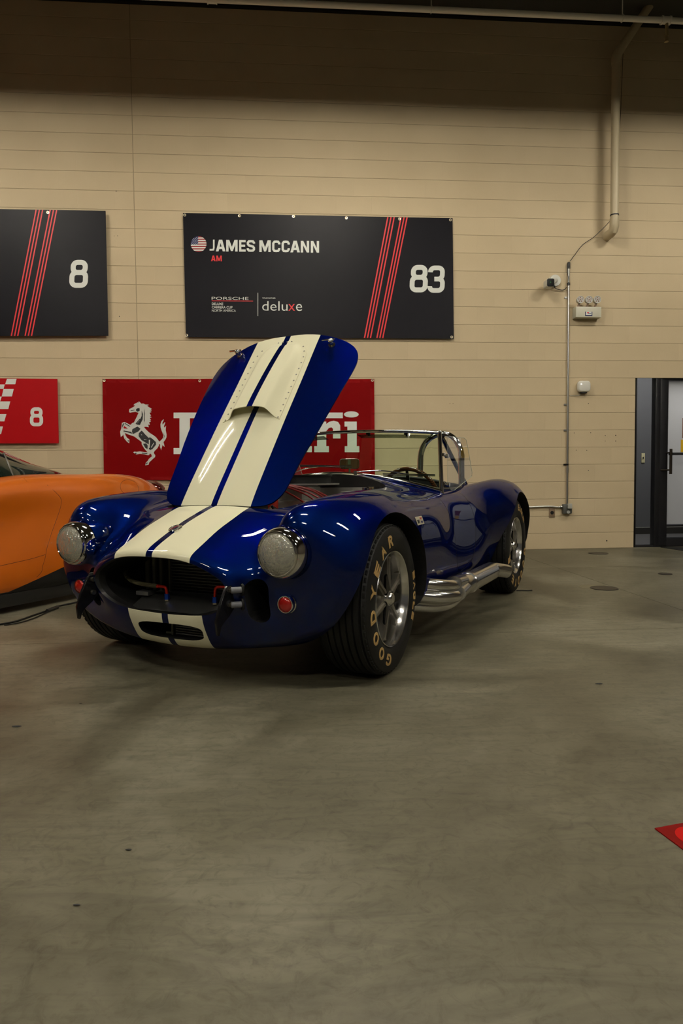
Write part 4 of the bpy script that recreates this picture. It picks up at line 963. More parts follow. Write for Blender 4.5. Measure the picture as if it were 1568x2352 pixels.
for sgn in (1, -1):
    bm = bmesh.new(); add_sphere(bm, (-2.045, sgn*.70, .775), .15, (.75, 1.0, .55), 28); obj('tail_light', bm, P_('dark_red_lens', (.045, .004, .003), .08, 0, 1), OC, 60)
    for xc in (-1.40, 1.27):
        w2 = empty('wheel'); w2.parent = OC; w2.location = (xc, sgn*.83, .335); MY = Matrix.Identity(4) if sgn > 0 else Matrix.Rotation(pi, 4, 'Z')
        bm = bmesh.new(); add_lathe(bm, [(.25, -.12), (.30, -.13), (.33, -.11), (.335, -.08), (.335, .08), (.33, .11), (.30, .128), (.25, .12)], 64, MY, closed=True); fixn(bm); obj('tyre', bm, M_rubber, w2, 30)
        bm = bmesh.new(); add_lathe(bm, [(.25, .10), (.255, .118), (.245, .118), (.235, .08), (.22, -.05), (.25, -.1)], 64, MY, closed=True)
        for k_ in range(10):
            M1 = MY @ Matrix.Rotation(2*pi*k_/10, 4, 'Y'); add_prism(bm, [(.03, -.018), (.03, .018), (.24, .011), (.24, -.011)], lambda u, v, d, M1=M1: M1 @ Vector((u, d, v)), .07, .095)
        add_cyl(bm, MY @ Vector((0, .04, 0)), MY @ Vector((0, .1, 0)), .05, 20); fixn(bm); obj('rim', bm, P_('grey_alloy', (.10, .10, .09), .35, .9), w2, 30)
# ================================================================== THINGS ON THE WALL
def WF(off): return lambda x, y: (lambda q: Vector((q[0], -off, q[1])))(on_wall(x, y, off))   # pixel of the photo -> point of the wall frame
def wthing(name, label, cat, group=None):
    o = empty(name); o.matrix_world = WM; o.location = WM.translation; o.rotation_euler = (0, 0, WALL_YAW); tag(o, label, cat, group); return o
M_sign = P_('sign_black', (.0055, .005, .008), .40, spec=.12); M_signw = P_('sign_white', (.72, .74, .68), .45); M_signr = P_('sign_red', (.75, .012, .02), .45)
M_eye = P_('brass_eyelet', (.55, .48, .33), .3, .9); M_bred = P_('banner_red', (.40, .001, .002), .6, spec=.15); M_navy = P_('print_navy', (.01, .015, .09), .5)
def ring_bm(bm, c, r0, r1, n=16, ax=1):
    A1 = [bm.verts.new(c+Vector((r0*math.cos(2*pi*i/n), 0, r0*math.sin(2*pi*i/n)))) for i in range(n)]; B1 = [bm.verts.new(c+Vector((r1*math.cos(2*pi*i/n), -.001, r1*math.sin(2*pi*i/n)))) for i in range(n)]
    for i in range(n): bm.faces.new((A1[i], A1[(i+1) % n], B1[(i+1) % n], B1[i]))
def slab_sign(t, corners, off, mat, thick=.010):
    f = WF(off); bm = bmesh.new(); P4 = [f(*c) for c in corners]; A1 = [bm.verts.new(p) for p in P4]; B1 = [bm.verts.new(p+Vector((0, thick, 0))) for p in P4]
    for i in range(4): bm.faces.new((A1[i], A1[(i+1) % 4], B1[(i+1) % 4], B1[i]))
    bm.faces.new(A1); bm.faces.new(B1[::-1]); fixn(bm); return obj('board', bm, mat, t)
def eyelets(t, pts, off):
    f = WF(off)
    for p in pts: bm = bmesh.new(); ring_bm(bm, f(*p), .006, .016); obj('eyelet', bm, M_eye, t)
def stripes(t, f, tops, bots, wd=1.5, mat=None):
    for (x0, y0), (x1, y1) in zip(tops, bots):
        bm = bmesh.new(); bm.faces.new([bm.verts.new(f(*p)) for p in ((x0-wd, y0), (x1-wd, y1), (x1+wd, y1), (x0+wd, y0))]); obj('stripe', bm, M_signr, t)
def fl(f, k):
    return lambda x, y: f(x, y)+Vector((0, -k, 0))
def eight(bm, f, x0, y0, x1, y1, sk=0.0, wd=.19):
    """squarish 8: two stacked rounded rings; px box"""
    H = y1-y0; W = x1-x0; ww = W*.27
    for n_, (a, b_, xi) in enumerate(((y0, y0+H*.54, W*.04), (y0+H*.54-ww, y1, 0))):
        pts = rrect(W-ww-2*xi, (b_-a)-ww, min((W-ww)*.32, (b_-a-ww)*.45), 6, (x0+x1)/2, (a+b_)/2)
        pts = [(px_+sk*(y1-py_)/H, py_) for px_, py_ in pts]; ribbon(bm, pts, ww, fl(f, .0003*n_), True)
def three(bm, f, x0, y0, x1, y1, sk=0.0):
    H = y1-y0; W = x1-x0; ww = W*.27; L, Rr, T_, Bt = x0+ww/2, x1-ww/2, y0+ww/2, y1-ww/2; m_ = y0+H*.495
    r = min((W-ww)*.32, (m_-T_)*.45)
    def arc(cx_, cy_, a0, a1, n=5): return [(cx_+r*math.cos(math.radians(a0+(a1-a0)*i/n)), cy_+r*math.sin(math.radians(a0+(a1-a0)*i/n))) for i in range(n+1)]
    p = [(L, T_+H*.16)]+arc(L+r, T_+r, 180, 270)+arc(Rr-r-W*.03, T_+r, 270, 360)+arc(Rr-r-W*.03, m_-r, 0, 90)+[(x0+W*.38, m_)]
    p = [(a+sk*(y1-b_)/H, b_) for a, b_ in p]; ribbon(bm, p, ww, f)
    p = [(x0+W*.42, m_)]+arc(Rr-r, m_+r, 270, 360)+arc(Rr-r, Bt-r, 0, 90)+arc(L+r, Bt-r, 90, 180)+[(L, Bt-H*.16)]
    p = [(a+sk*(y1-b_)/H, b_) for a, b_ in p]; ribbon(bm, p, ww, fl(f, .0003))
t_ = .27
GL = {'J': [('r', [(.86-t_/2, 0), (.86-t_/2, .70), (.66, .86), (.44, .87), (.02, .87)], t_)], 'A': [('p', [(0, 1), (.33, 0), (.67, 0), (1, 1), (.72, 1), (.50, .27), (.28, 1)]), ('p2', [(.26, .60), (.74, .60), (.80, .80), (.20, .80)])],
      'M': [('p', [(0, 1), (0, 0), (.27, 0), (.5, .60), (.73, 0), (1, 0), (1, 1), (.79, 1), (.79, .42), (.58, .96), (.42, .96), (.21, .42), (.21, 1)])], 'E': [('p', [(0, 0), (1, 0), (1, .19), (.33, .19), (.33, .40), (.92, .40), (.92, .58), (.33, .58), (.33, .81), (1, .81), (1, 1), (0, 1)])],
      'N': [('p', [(0, 1), (0, 0), (.30, 0), (.72, .62), (.72, 0), (1, 0), (1, 1), (.72, 1), (.28, .38), (.28, 1)])],
      'C': [('r', [(.87, .34), (.87, .24), (.74, .11), (.5, .095), (.27, .11), (.14, .24), (.14, .76), (.27, .89), (.5, .905), (.74, .89), (.87, .76), (.87, .66)], t_)],
      'S': [('r', [(.87, .30), (.87, .22), (.74, .105), (.5, .095), (.26, .105), (.135, .2), (.135, .34), (.26, .455), (.74, .545), (.865, .66), (.865, .80), (.74, .895), (.5, .905), (.26, .895), (.13, .78), (.13, .70)], t_)]}
def heavy(t, f, spec, y0, y1, dy, x0, x1, mat):
    """spec: (letter, px left, px right); heavy condensed capitals, one object per letter"""
    for ch, a, b_ in spec:
        sh = dy*((a+b_)/2-x0)/(x1-x0); bm = bmesh.new(); g_ = lambda u, v: f(a+(b_-a)*u, y0+sh+(y1-y0)*v)
        for it in GL[ch]:
            if it[0] == 'r':
                wpx = it[2]*(b_-a); P2 = [(a+(b_-a)*u, y0+sh+(y1-y0)*v) for u, v in it[1]]; ribbon(bm, P2, wpx, f)
            else: poly(bm, it[1], g_ if it[0] == 'p' else (lambda u, v: g_(u, v)+Vector((0, -.0003, 0))))
        obj('letter', bm, mat, t)
def words(t, name, txt, f, x0, y0, x1, y1, mat, bold=.0, dy=0.0):
    """y0 top, y1 bottom px; dy: drop of the line over its width"""
    bm = bmesh.new(); text_bm(bm, txt, lambda u, v: f(u, y1+(y0-y1)*v+dy*(u-x0)/(x1-x0)), bold, 0, box=(x0, 0, x1, 1)); return obj(name, bm, mat, t)
# --- big dark board, number 83
OFF = .035
t = wthing('sign_board', 'wide black race sign with a round flag, white text and white number 83', 'sign')
slab_sign(t, [(420, 489), (1039, 501), (1042, 778), (427, 774)], OFF, M_sign)
f = WF(OFF+.0012)
tops = [(890.4, 498.5), (897.7, 498.7), (905, 498.9), (920.7, 499.2), (927.6, 499.3), (934.5, 499.4)]; bots = [(836.8, 776.4), (843.6, 776.5), (850.4, 776.6), (865.2, 776.8), (871.9, 776.8), (878.6, 776.8)]
stripes(t, f, tops, bots)
bm = bmesh.new(); eight(bm, f, 939.6, 608.5, 981, 671.5, 3); o = obj('number', bm, M_signw, t)
bm = bmesh.new(); three(bm, f, 980.5, 610, 1020, 672.5, 3); obj('number', bm, M_signw, t)
heavy(t, f, [('J', 480.8, 494.6), ('A', 495.6, 517.4), ('M', 519.2, 545.4), ('E', 549, 564), ('S', 566.5, 585.5), ('M', 595.4, 621.5), ('C', 624.8, 643.5), ('C', 646.4, 665.2), ('A', 666.6, 688.6), ('N', 690.6, 709.6), ('N', 713.6, 732.5)], 550.3, 577.0, 3.4, 480.8, 732.5, M_signw)
heavy(t, f, [('A', 484.6, 495.0), ('M', 496.6, 509.2)], 586.8, 600.0, .3, 484.6, 509.2, M_signr)
words(t, 'lettering', 'PORSCHE', f, 485.9, 681.9, 570.5, 688.2, M_signw, -.004, .5)
words(t, 'lettering', 'DELUXE', f, 486.3, 695.2, 512.4, 700.7, M_signw, .01, .2); words(t, 'lettering', 'CARRERA CUP', f, 486.3, 702.9, 533.8, 708.6, M_signw, .01, .3); words(t, 'lettering', 'NORTH AMERICA', f, 486.3, 710.4, 541.4, 716.0, M_signw, .0, .3)
words(t, 'lettering', 'TITLE PARTNER', f, 602, 683.2, 632.7, 686.3, M_signw, .0, .1)
words(t, 'lettering', 'delu', f, 602, 691.6, 660.2, 713.4, M_signw, -.006, .4); words(t, 'lettering', 'x', f, 662, 698.4, 677.2, 713.8, M_signr, -.004); words(t, 'lettering', 'e', f, 679.6, 698.3, 693.4, 714.2, M_signw, -.006)
bm = bmesh.new(); poly(bm, [(591.5, 672.5), (592.6, 672.5), (592.6, 726), (591.5, 726)], f); obj('rule', bm, M_signw, t)
bm = bmesh.new(); poly(bm, [(485.9, 690.4), (581, 690.9), (581, 692.2), (485.9, 691.6)], f); obj('red_rule', bm, M_signr, t)
# round flag: stripes clipped to a circle
bm = bmesh.new(); cx_, cy_, r_ = 456.0, 560.6, 18.0
def chord(y): return math.sqrt(max(0, r_*r_-(y-cy_)**2))
for i in range(13):
    ya, yb = cy_-r_+2*r_*i/13, cy_-r_+2*r_*(i+1)/13; n_ = 6; L_ = []; Rr = []
    for j in range(n_+1):
        y = ya+(yb-ya)*j/n_; c = chord(y); xl = cx_-c
        if i < 7: xl = min(max(xl, 455.0), cx_+c)
        L_.append((xl, y)); Rr.append((cx_+c, y))
    vsL = [bm.verts.new(f(*p)) for p in L_]; vsR = [bm.verts.new(f(*p)) for p in Rr]
    for j in range(n_):
        try: bm.faces.new((vsL[j], vsL[j+1], vsR[j+1], vsR[j])).material_index = i % 2
        except ValueError: pass
vsL, vsR = [], []
for j in range(21):
    y = cy_-r_+2*r_*7/13*j/20; c = chord(y); vsL.append(bm.verts.new(f(cx_-c, y))); vsR.append(bm.verts.new(f(min(455.0, cx_+c), y)))
for j in range(20): bm.faces.new((vsL[j], vsL[j+1], vsR[j+1], vsR[j])).material_index = 2
f2 = WF(OFF+.0018)
for i in range(7):
    for j in range(7):
        x, y = 452.8-4.6*j+(2.3 if i % 2 else 0)-1.2, 545.2+2.55*i+.6
        if (x-cx_)**2+(y-cy_)**2 < (r_-1.2)**2 and x < 454.2: poly(bm, [(x+.75*math.cos(a), y+.75*math.sin(a)) for a in np.linspace(0, 2*pi, 5, endpoint=False)], f2, 1)
obj('flag', bm, [P_('print_darkred', (.30, .008, .01), .45), M_signw, M_navy], t)
eyelets(t, [(424, 494), (550, 495.5), (674, 497), (795, 500.5), (917, 503), (1034, 505), (428.5, 770), (1037, 774)], OFF+.0015)
# --- left dark board, number 8
t = wthing('sign_board', 'black race sign cut off at left, with slanting red stripes and number 8', 'sign')
slab_sign(t, [(-372, 474), (242, 484.2), (248.6, 771), (-358, 773)], OFF+.02, M_sign); f = WF(OFF+.0212)
stripes(t, f, [(83, 482), (90.5, 482.1), (97.8, 482.3), (115.2, 482.5), (122.7, 482.6), (130, 482.8)], [(26, 771.6), (33.5, 771.6), (40.7, 771.6), (57.6, 771.6), (65, 771.6), (72.3, 771.6)])
bm = bmesh.new(); eight(bm, f, 158.3, 596.8, 201, 661.2, 3); obj('number', bm, M_signw, t)
eyelets(t, [(109.8, 487.8)], OFF+.0215)
# --- left red board, number 8
t = wthing('sign_board', 'red race sign with white checkers and number 8 above the orange coupe', 'sign')
slab_sign(t, [(-360, 866), (131.3, 870), (134.5, 1018), (-352, 1019.5)], .045, P_('sign_board_red', (.42, .002, .005), .5, spec=.15)); f = WF(.0462)
for q in ([(16, 870), (38, 870), (35, 882.5), (12, 882.5)], [(-10, 883), (11, 883), (8, 893.3), (-13, 893.3)], [(8, 893.5), (31.6, 893.5), (27.3, 910.6), (4, 910.6)], [(-16, 911), (4, 911), (0.3, 922), (-19, 922)], [(0.3, 922), (23.6, 922), (19, 939.5), (-4, 939.5)], [(-9, 951), (14.7, 951), (10, 967.8), (-13, 967.8)], [(-16, 979.5), (6.7, 979.5), (2.5, 997), (-20, 997)]):
    bm = bmesh.new(); poly(bm, q, f); obj('checker', bm, M_signw, t)
bm = bmesh.new(); eight(bm, f, 68.6, 935.3, 99, 979.2); obj('number', bm, M_signw, t)
# --- wide red banner
t = wthing('banner', 'wide red cloth banner with a silver rearing horse and large white slab lettering', 'banner')
def bwave(x, y): return .030+.006*math.sin(x*.031+y*.012)*min(1, (y-868)/60)+.004*math.sin(x*.013-y*.045)
def fbn(lift):
    def g_(x, y):
        return WF(bwave(x, y)+lift)(x, y)
    return g_
bm = bmesh.new(); nx, nz = 60, 24; f = fbn(0); V = []
for j in range(nz+1):
    v = j/nz; r2 = []
    for i in range(nx+1):
        u = i/nx; xl = 235+3.6*v; xr = 859+2*v; y = 870+.6*math.sin(u*9)+(1102-870)*v; r2.append(bm.verts.new(f(xl+(xr-xl)*u, y)))
    V.append(r2)
for j in range(nz):
    for i in range(nx): bm.faces.new((V[j][i], V[j+1][i], V[j+1][i+1], V[j][i+1]))
bmesh.ops.solidify(bm, geom=bm.faces[:], thickness=.002); fixn(bm); obj('cloth', bm, M_bred, t, 60)
f = fbn(.0035)
def pgrid(bm, x0, y0, x1, y1, n=1, mi=0):
    n = max(1, int(abs(x1-x0)/14)); 
    for i in range(n):
        a, b_ = x0+(x1-x0)*i/n, x0+(x1-x0)*(i+1)/n; bm.faces.new([bm.verts.new(f(*p)) for p in ((a, y0), (a, y1), (b_, y1), (b_, y0))]).material_index = mi
def letter(fn): bm = bmesh.new(); fn(bm); o = obj('letter', bm, M_signw, t)
def L_F(bm): pgrid(bm, 398.5, 947.5, 787, 960.5); pgrid(bm, 412, 960.5, 436, 1029); pgrid(bm, 398.5, 1029, 455, 1043); pgrid(bm, 436, 985, 470, 998); pgrid(bm, 462, 976, 472, 1007)
def L_r(x0):
    def g_(bm):
        pgrid(bm, x0-6.5, 968.3, x0+21, 979.8); pgrid(bm, x0, 979.8, x0+21, 1024.8); pgrid(bm, x0-6.5, 1024.8, x0+27, 1038.6)
        poly(bm, [(x0+21, 990), (x0+21, 974), (x0+28, 968.6), (x0+38, 966.5), (x0+48, 969), (x0+53, 977), (x0+53.5, 1007), (x0+36.5, 1007), (x0+36.5, 985), (x0+33, 981.5), (x0+27, 983)], f)
    return g_
def L_i(bm):
    pgrid(bm, 791, 968.3, 819, 979.8); pgrid(bm, 797.5, 979.8, 819, 1024.8); pgrid(bm, 791.5, 1024.8, 825, 1038.6)
    poly(bm, [(806.5+17*math.cos(a), 951.8+7*math.sin(a)) for a in np.linspace(0, 2*pi, 24, endpoint=False)], f)
def L_e(bm): ribbon(bm, [(x, y) for x, y in rrect(30, 52, 14, 5, 497, 1003)][:24], 15, f); pgrid(bm, 482, 998, 512, 1008)
def L_a(bm): ribbon(bm, rrect(30, 44, 12, 5, 680, 1009), 14, f, True); pgrid(bm, 690, 975, 708, 1024.8); pgrid(bm, 690, 1024.8, 716, 1038.6)
for fn in (L_F, L_e, L_r(535), L_r(596), L_a, L_r(728), L_i): letter(fn)
HZm = lambda pts: [(260+x/9.8, 900+y/9.8) for x, y in pts]
H0 = [(355,430),(365,385),(410,365),(470,330),(495,310),(455,298),(490,262),(530,250),(540,235),(565,245),(575,210),(630,265),(680,262),(720,285),(795,288),(790,305),(750,312),(870,385),(840,395),(865,420),(820,425),(860,455),(815,470),(850,540),(815,545),(865,575),(820,585),(850,638),(812,645),(848,670),(805,685),(825,745),(785,735),(798,798),(740,785),(690,790),(730,840),(800,910),(900,975),(960,1020),(1000,1070),(1035,1120),(1080,1085),(1120,1035),(1130,980),(1090,880),(1065,800),(1062,730),(1085,660),(1130,618),(1138,630),(1105,700),(1112,742),(1160,680),(1168,695),(1140,775),(1152,805),(1188,760),(1180,860),(1200,960),(1198,1020),(1170,1080),(1130,1130),(1155,1235),(1125,1215),(1110,1195),(1085,1275),(1077,1315),(1065,1275),(1050,1240),(1055,1190),(1030,1165),(1025,1210),(990,1275),(930,1330),(910,1375),(945,1430),(940,1470),(880,1520),(810,1590),(795,1640),(720,1655),(735,1590),(770,1560),(800,1510),(870,1450),(855,1405),(825,1385),(805,1425),(770,1425),(700,1405),(600,1395),(520,1410),(480,1385),(450,1365),(470,1345),(530,1350),(600,1340),(700,1355),(770,1358),(700,1280),(640,1180),(640,1130),(560,1070),(480,1010),(430,990),(330,955),(262,925),(275,975),(310,1035),(365,1070),(360,1160),(305,1120),(250,1050),(218,950),(210,985),(170,1018),(155,900),(178,835),(195,700),(250,678),(320,710),(385,745),(430,700),(465,690),(520,580),(570,470),(500,450),(420,460),(375,470),(356,450)]
bm = bmesh.new(); poly(bm, HZm(H0), f); obj('horse_emblem', bm, P_('print_silver', (.62, .62, .56), .4), t)
f = fbn(.0050)
for q in ([(515,385),(545,370),(592,365),(595,425),(550,450),(512,425)], [(640,420),(668,500),(662,620),(600,745),(520,735),(590,650),(640,540)], [(500,715),(600,600),(605,625),(520,728)], [(430,840),(545,780),(612,830),(565,890),(440,950),(420,890)], [(575,930),(640,870),(720,960),(800,1040),(825,1020),(885,1060),(960,1130),(962,1190),(880,1290),(835,1310),(800,1290),(815,1190),(740,1150),(640,1090),(570,1000)], [(670,1170),(740,1160),(775,1210),(770,1290),(720,1260)], [(485,1375),(525,1372),(520,1398),(500,1398)], [(640,1370),(770,1380),(765,1395),(640,1388)], [(745,1600),(775,1590),(760,1630),(742,1635)], [(215,720),(245,700),(235,740),(205,800),(195,840),(200,760)], [(260,700),(380,770),(375,785),(255,715)], [(240,870),(400,900),(430,940),(400,935),(225,885)], [(255,1030),(285,1060),(275,1065)], [(320,1095),(350,1090),(345,1125)], [(385,415),(480,405),(480,412),(400,428)], [(700,370),(715,480),(710,640),(690,700),(700,560)], [(1100,880),(1160,1000),(1110,1090),(1150,1000)]):
    bm = bmesh.new(); poly(bm, HZm(q), f); obj('horse_shading', bm, P_('print_black', (.012, .013, .014), .4), t)
f = fbn(.006); bm = bmesh.new()
for q in ([(620,950),(650,970),(640,980)], [(690,1070),(760,1070),(700,1085)], [(800,1080),(830,1080),(820,1260),(800,1260)], [(850,1240),(910,1140),(915,1160),(860,1260)], [(250,770),(330,828),(236,824),(232,790)]):
    poly(bm, HZm(q), f, 1 if q[0] == (250, 770) else 0)
obj('horse_highlight', bm, [MATS['print_silver'], M_bred], t)
eyelets(t, [(239, 873.5), (458.5, 874.5), (855, 873.5)], .042)
# --- drain pipe with its elbow, cable tie and cable
t = wthing('drain_pipe', 'tan painted drain pipe running down the wall into an elbow under the ceiling pipe', 'pipe')
M_pipe = P_('tan_pipe_paint', (.50, .42, .27), .45); R0 = .046
PP = lambda x, y, off: WF(off)(x, y)
a, b_ = PP(1411, 508, .19), PP(1414, 128, .19)
a.x = b_.x = (a.x+b_.x)/2
top = PP(1520, -30, .22)
bm = bmesh.new(); add_tube(bm, [top, b_+(top-b_).normalized()*.07, b_+Vector((.006, 0, -.005)), b_-Vector((0, 0, .07)), a], R0, 24); obj('pipe', bm, M_pipe, t, 40)
bm = bmesh.new(); add_tube(bm, [b_+(top-b_).normalized()*.10, b_+(top-b_).normalized()*.03, b_+Vector((0, 0, -.03)), b_-Vector((0, 0, .10))], R0+.005, 24); obj('upper_elbow', bm, M_pipe, t, 40)
bm = bmesh.new(); add_tube(bm, [a+Vector((0, 0, .03)), a-Vector((0, 0, .05)), a+Vector((0, .025, -.095)), a+Vector((0, .07, -.105)), a+Vector((0, .19, -.105))], R0+.006, 24); obj('lower_elbow', bm, M_pipe, t, 40)
bm = bmesh.new(); add_tube(bm, [a+Vector((0, 0, .058)), a+Vector((0, 0, .072))], R0+.003, 24); add_tube(bm, catmull([a+Vector((-R0, -.01, .06)), PP(1400, 508, .12), PP(1365, 543, .06), PP(1338, 562, .03), PP(1320, 585, .02), PP(1309, 600, .03)], 6), .0035, 6)
add_tube(bm, catmull([PP(1431, 105, .10), PP(1425, 250, .10), PP(1419, 366, .12), PP(1417, 420, .14)], 4), .003, 6); obj('black_cable', bm, M_black, t, 60)
# --- sprinkler pipe below the ceiling
t = wthing('sprinkler_pipe', 'long white sprinkler pipe crossing below the ceiling', 'pipe')
M_wp = P_('white_pipe_paint', (.92, .90, .82), .25)
p0, p1 = PP(300, -8.5, .62), PP(1700, 53.5, .62); p0.z = p1.z = (p0.z+p1.z)/2
dd = (p1-p0)
bm = bmesh.new(); add_cyl(bm, p0-dd*.4, p1+dd*.2, .030, 24); obj('pipe', bm, M_wp, t, 40)
def at_s(x): return Vector((PP(x, 20, .62).x, p0.y, p0.z))
for x in (487, 1529):
    bm = bmesh.new(); c = at_s(x); add_cyl(bm, c-Vector((.045, 0, 0)), c+Vector((.045, 0, 0)), .038, 24); add_cyl(bm, c-Vector((.05, 0, 0)), c-Vector((.038, 0, 0)), .043, 24); add_cyl(bm, c+Vector((.05, 0, 0)), c+Vector((.038, 0, 0)), .043, 24); obj('coupling', bm, M_wp, t, 40)
c = at_s(1531)
bm = bmesh.new(); add_cyl(bm, c, c-Vector((0, 0, .12)), .017, 16); add_cyl(bm, c-Vector((0, 0, .12)), c-Vector((0, 0, .165)), .022, 6); add_cyl(bm, c-Vector((0, 0, .165)), c-Vector((0, 0, .20)), .012, 12)
add_tube(bm, [c-Vector((.018, 0, .165)), c-Vector((.024, 0, .19)), c-Vector((.006, 0, .215))], .004, 6); add_tube(bm, [c-Vector((-.018, 0, .165)), c-Vector((-.024, 0, .19)), c-Vector((-.006, 0, .215))], .004, 6); add_cyl(bm, c-Vector((0, 0, .215)), c-Vector((0, 0, .222)), .022, 16); obj('sprinkler_head', bm, P_('worn_bronze', (.45, .36, .20), .4, .6), t, 40)
for x in (990, 1429):
    bm = bmesh.new(); c = at_s(x); z_ = CEIL_Z-c.z-.001; add_cyl(bm, c+Vector((0, 0, .02)), c+Vector((0, 0, z_)), .006, 8); add_tube(bm, [c+Vector((0, .036*math.sin(a_), .036*math.cos(a_))) for a_ in np.linspace(0, 2*pi, 20, endpoint=False)], .004, 6, True); obj('hanger', bm, M_wp, t, 40)
# ceiling beam, then a black strip painting the shadow gap at the wall top
bm = bmesh.new(); c0 = PP(800, -10, 1.35); add_box(bm, (c0.x, -1.15, CEIL_Z-.10), (17, .10, .20)); o = obj('trim_1', bm, P_('beam_grey', (.32, .31, .26), .7)); o.location = WM.translation; o.rotation_euler = (0, 0, WALL_YAW); tag(o, kind='structure')
bm = bmesh.new(); add_box(bm, (0, -.02, CEIL_Z-.035), (16, .05, .07)); o = obj('trim_shadow_gap', bm, M_black); o.location = WM.translation; o.rotation_euler = (0, 0, WALL_YAW); tag(o, kind='structure')
# --- conduit with junction box
t = wthing('conduit', 'thin steel conduit running down the wall to a grey junction box beside the outlet', 'conduit')
M_emt = P_('galvanised_steel', (.50, .50, .48), .3, 1.0)
a, b_ = PP(1305.5, 607, .02), PP(1302, 1160, .02); a.x = b_.x = (a.x+b_.x)/2
bm = bmesh.new(); add_cyl(bm, a, b_, .0115, 14); obj('tube', bm, M_emt, t, 40)
bm = bmesh.new(); add_cyl(bm, a+Vector((0, -.002, .02)), a-Vector((0, 0, .05)), .017, 14); add_cyl(bm, Vector((a.x, -.02, PP(1305, 652, .02).z+.01)), Vector((a.x, -.02, PP(1305, 652, .02).z-.015)), .018, 14)
add_tube(bm, catmull([a+Vector((-.02, -.01, .0)), a+Vector((-.022, -.015, -.1)), a+Vector((-.006, -.02, -.18)), a+Vector((-.016, -.02, -.25))], 5), .004, 6); obj('black_fitting', bm, M_black, t, 40)
for y in (683, 929, 988, 1067):
    z_ = PP(1303, y, .02).z; bm = bmesh.new(); add_box(bm, (a.x-.012, -.008, z_), (.06, .004, .02)); add_cyl(bm, (a.x, -.02, z_+.01), (a.x, -.02, z_-.01), .0145, 12); obj('strap', bm, M_emt if y != 1067 else M_dark, t)
z_ = PP(1303, 1080, .02).z; bm = bmesh.new(); add_cyl(bm, (a.x, -.02, z_+.03), (a.x, -.02, z_-.03), .0155, 14); obj('coupler', bm, M_emt, t, 40)
c = PP(1301.5, 1169, .03)
bm = bmesh.new(); add_box(bm, (c.x, -.028, c.z), (.108, .055, .115), bev=.012); obj('junction_box', bm, P_('grey_box', (.13, .135, .125), .4, .7), t, 40)
bm = bmesh.new(); add_box(bm, (c.x+.018, -.068, c.z+.035), (.05, .03, .06), bev=.006); obj('plug_adapter', bm, P_('pale_plastic', (.42, .42, .37), .45), t, 40)
bm = bmesh.new(); add_lathe(bm, [(0, 0), (.02, 0), (.02, .004), (0, .004)], 20, Matrix.Translation((c.x+.005, -.058, c.z-.035)) @ Matrix.Rotation(pi, 4, 'Z')); fixn(bm); obj('socket_face', bm, P_('socket_grey', (.35, .36, .33), .4), t)
t = wthing('conduit', 'short horizontal steel conduit running left from the junction box behind the car', 'conduit')
h0 = PP(1292, 1165, .02); h1 = PP(1130, 1166, .02)
bm = bmesh.new(); add_tube(bm, catmull([Vector((c.x-.056, -.02, h0.z+.004)), Vector((c.x-.12, -.02, h0.z+.002)), Vector((c.x-.22, -.02, h1.z+.006)), Vector((c.x-.5, -.02, h1.z)), Vector((h1.x, -.02, h1.z-.004))], 4), .0105, 12); add_cyl(bm, (c.x-.056, -.02, h0.z+.004), (c.x-.078, -.02, h0.z+.003), .016, 12); obj('branch_tube', bm, M_emt, t, 40)
# --- wall outlet
t = wthing('wall_outlet', 'brown square wall outlet with one round socket left of the junction box', 'outlet')
c = PP(1267, 1177.5, .006); bm = bmesh.new(); add_box(bm, (c.x, -.005, c.z), (.068, .010, .108), bev=.002); obj('plate', bm, P_('brown_plate', (.22, .15, .09), .4), t)
bm = bmesh.new(); add_cyl(bm, (c.x, -.009, c.z), (c.x, -.013, c.z), .021, 24); obj('socket', bm, M_black, t)
# --- security camera
t = wthing('security_camera', 'small white wall camera with a square black face beside the conduit', 'camera')
M_wpl = P_('white_plastic', (.60, .59, .52), .35); c = PP(1273.5, 645, .01)
bm = bmesh.new(); add_cyl(bm, (c.x, 0, c.z), (c.x, -.032, c.z), .072, 32, .064); obj('base', bm, M_wpl, t, 40)
fc = PP(1264, 649, .17); fc2 = Vector((fc.x, -.17, fc.z)); dr_ = (fc2-Vector((c.x, -.03, c.z)))
bm = bmesh.new(); add_cyl(bm, Vector((c.x, -.025, c.z)), Vector((c.x, -.025, c.z))+dr_*.5, .03, 20); obj('arm', bm, M_wpl, t, 40)
bm = bmesh.new(); add_prism(bm, rrect(.088, .092, .020), lambda u, v, d: Vector((fc2.x+.02*(1-d/.10)*0+u, -.17+.10-d, fc2.z+v)), 0, .10); fixn(bm); obj('housing', bm, M_wpl, t, 30)
bm = bmesh.new(); add_prism(bm, rrect(.084, .088, .018), lambda u, v, d: Vector((fc2.x+u, -.17-d, fc2.z+v)), 0, .005); fixn(bm); obj('face', bm, P_('gloss_face', (.004, .004, .004), .1), t, 30)
bm = bmesh.new(); add_cyl(bm, (fc2.x-.004, -.175, fc2.z+.002), (fc2.x-.004, -.178, fc2.z+.002), .010, 16); add_cyl(bm, (fc2.x-.004, -.178, fc2.z+.002), (fc2.x-.004, -.1785, fc2.z+.002), .004, 10); obj('lens', bm, P_('lens_green', (.03, .10, .04), .1), t)
bm = bmesh.new(); add_tube(bm, catmull([Vector((c.x-.02, -.03, c.z-.065)), PP(1275, 662, .03), PP(1288, 666, .02), PP(1296, 665, .025), PP(1300.5, 660, .03)], 5), .0045, 8); add_cyl(bm, (c.x-.03, -.035, c.z-.055), (c.x-.005, -.03, c.z-.075), .010, 10); obj('cable', bm, M_black, t, 60)
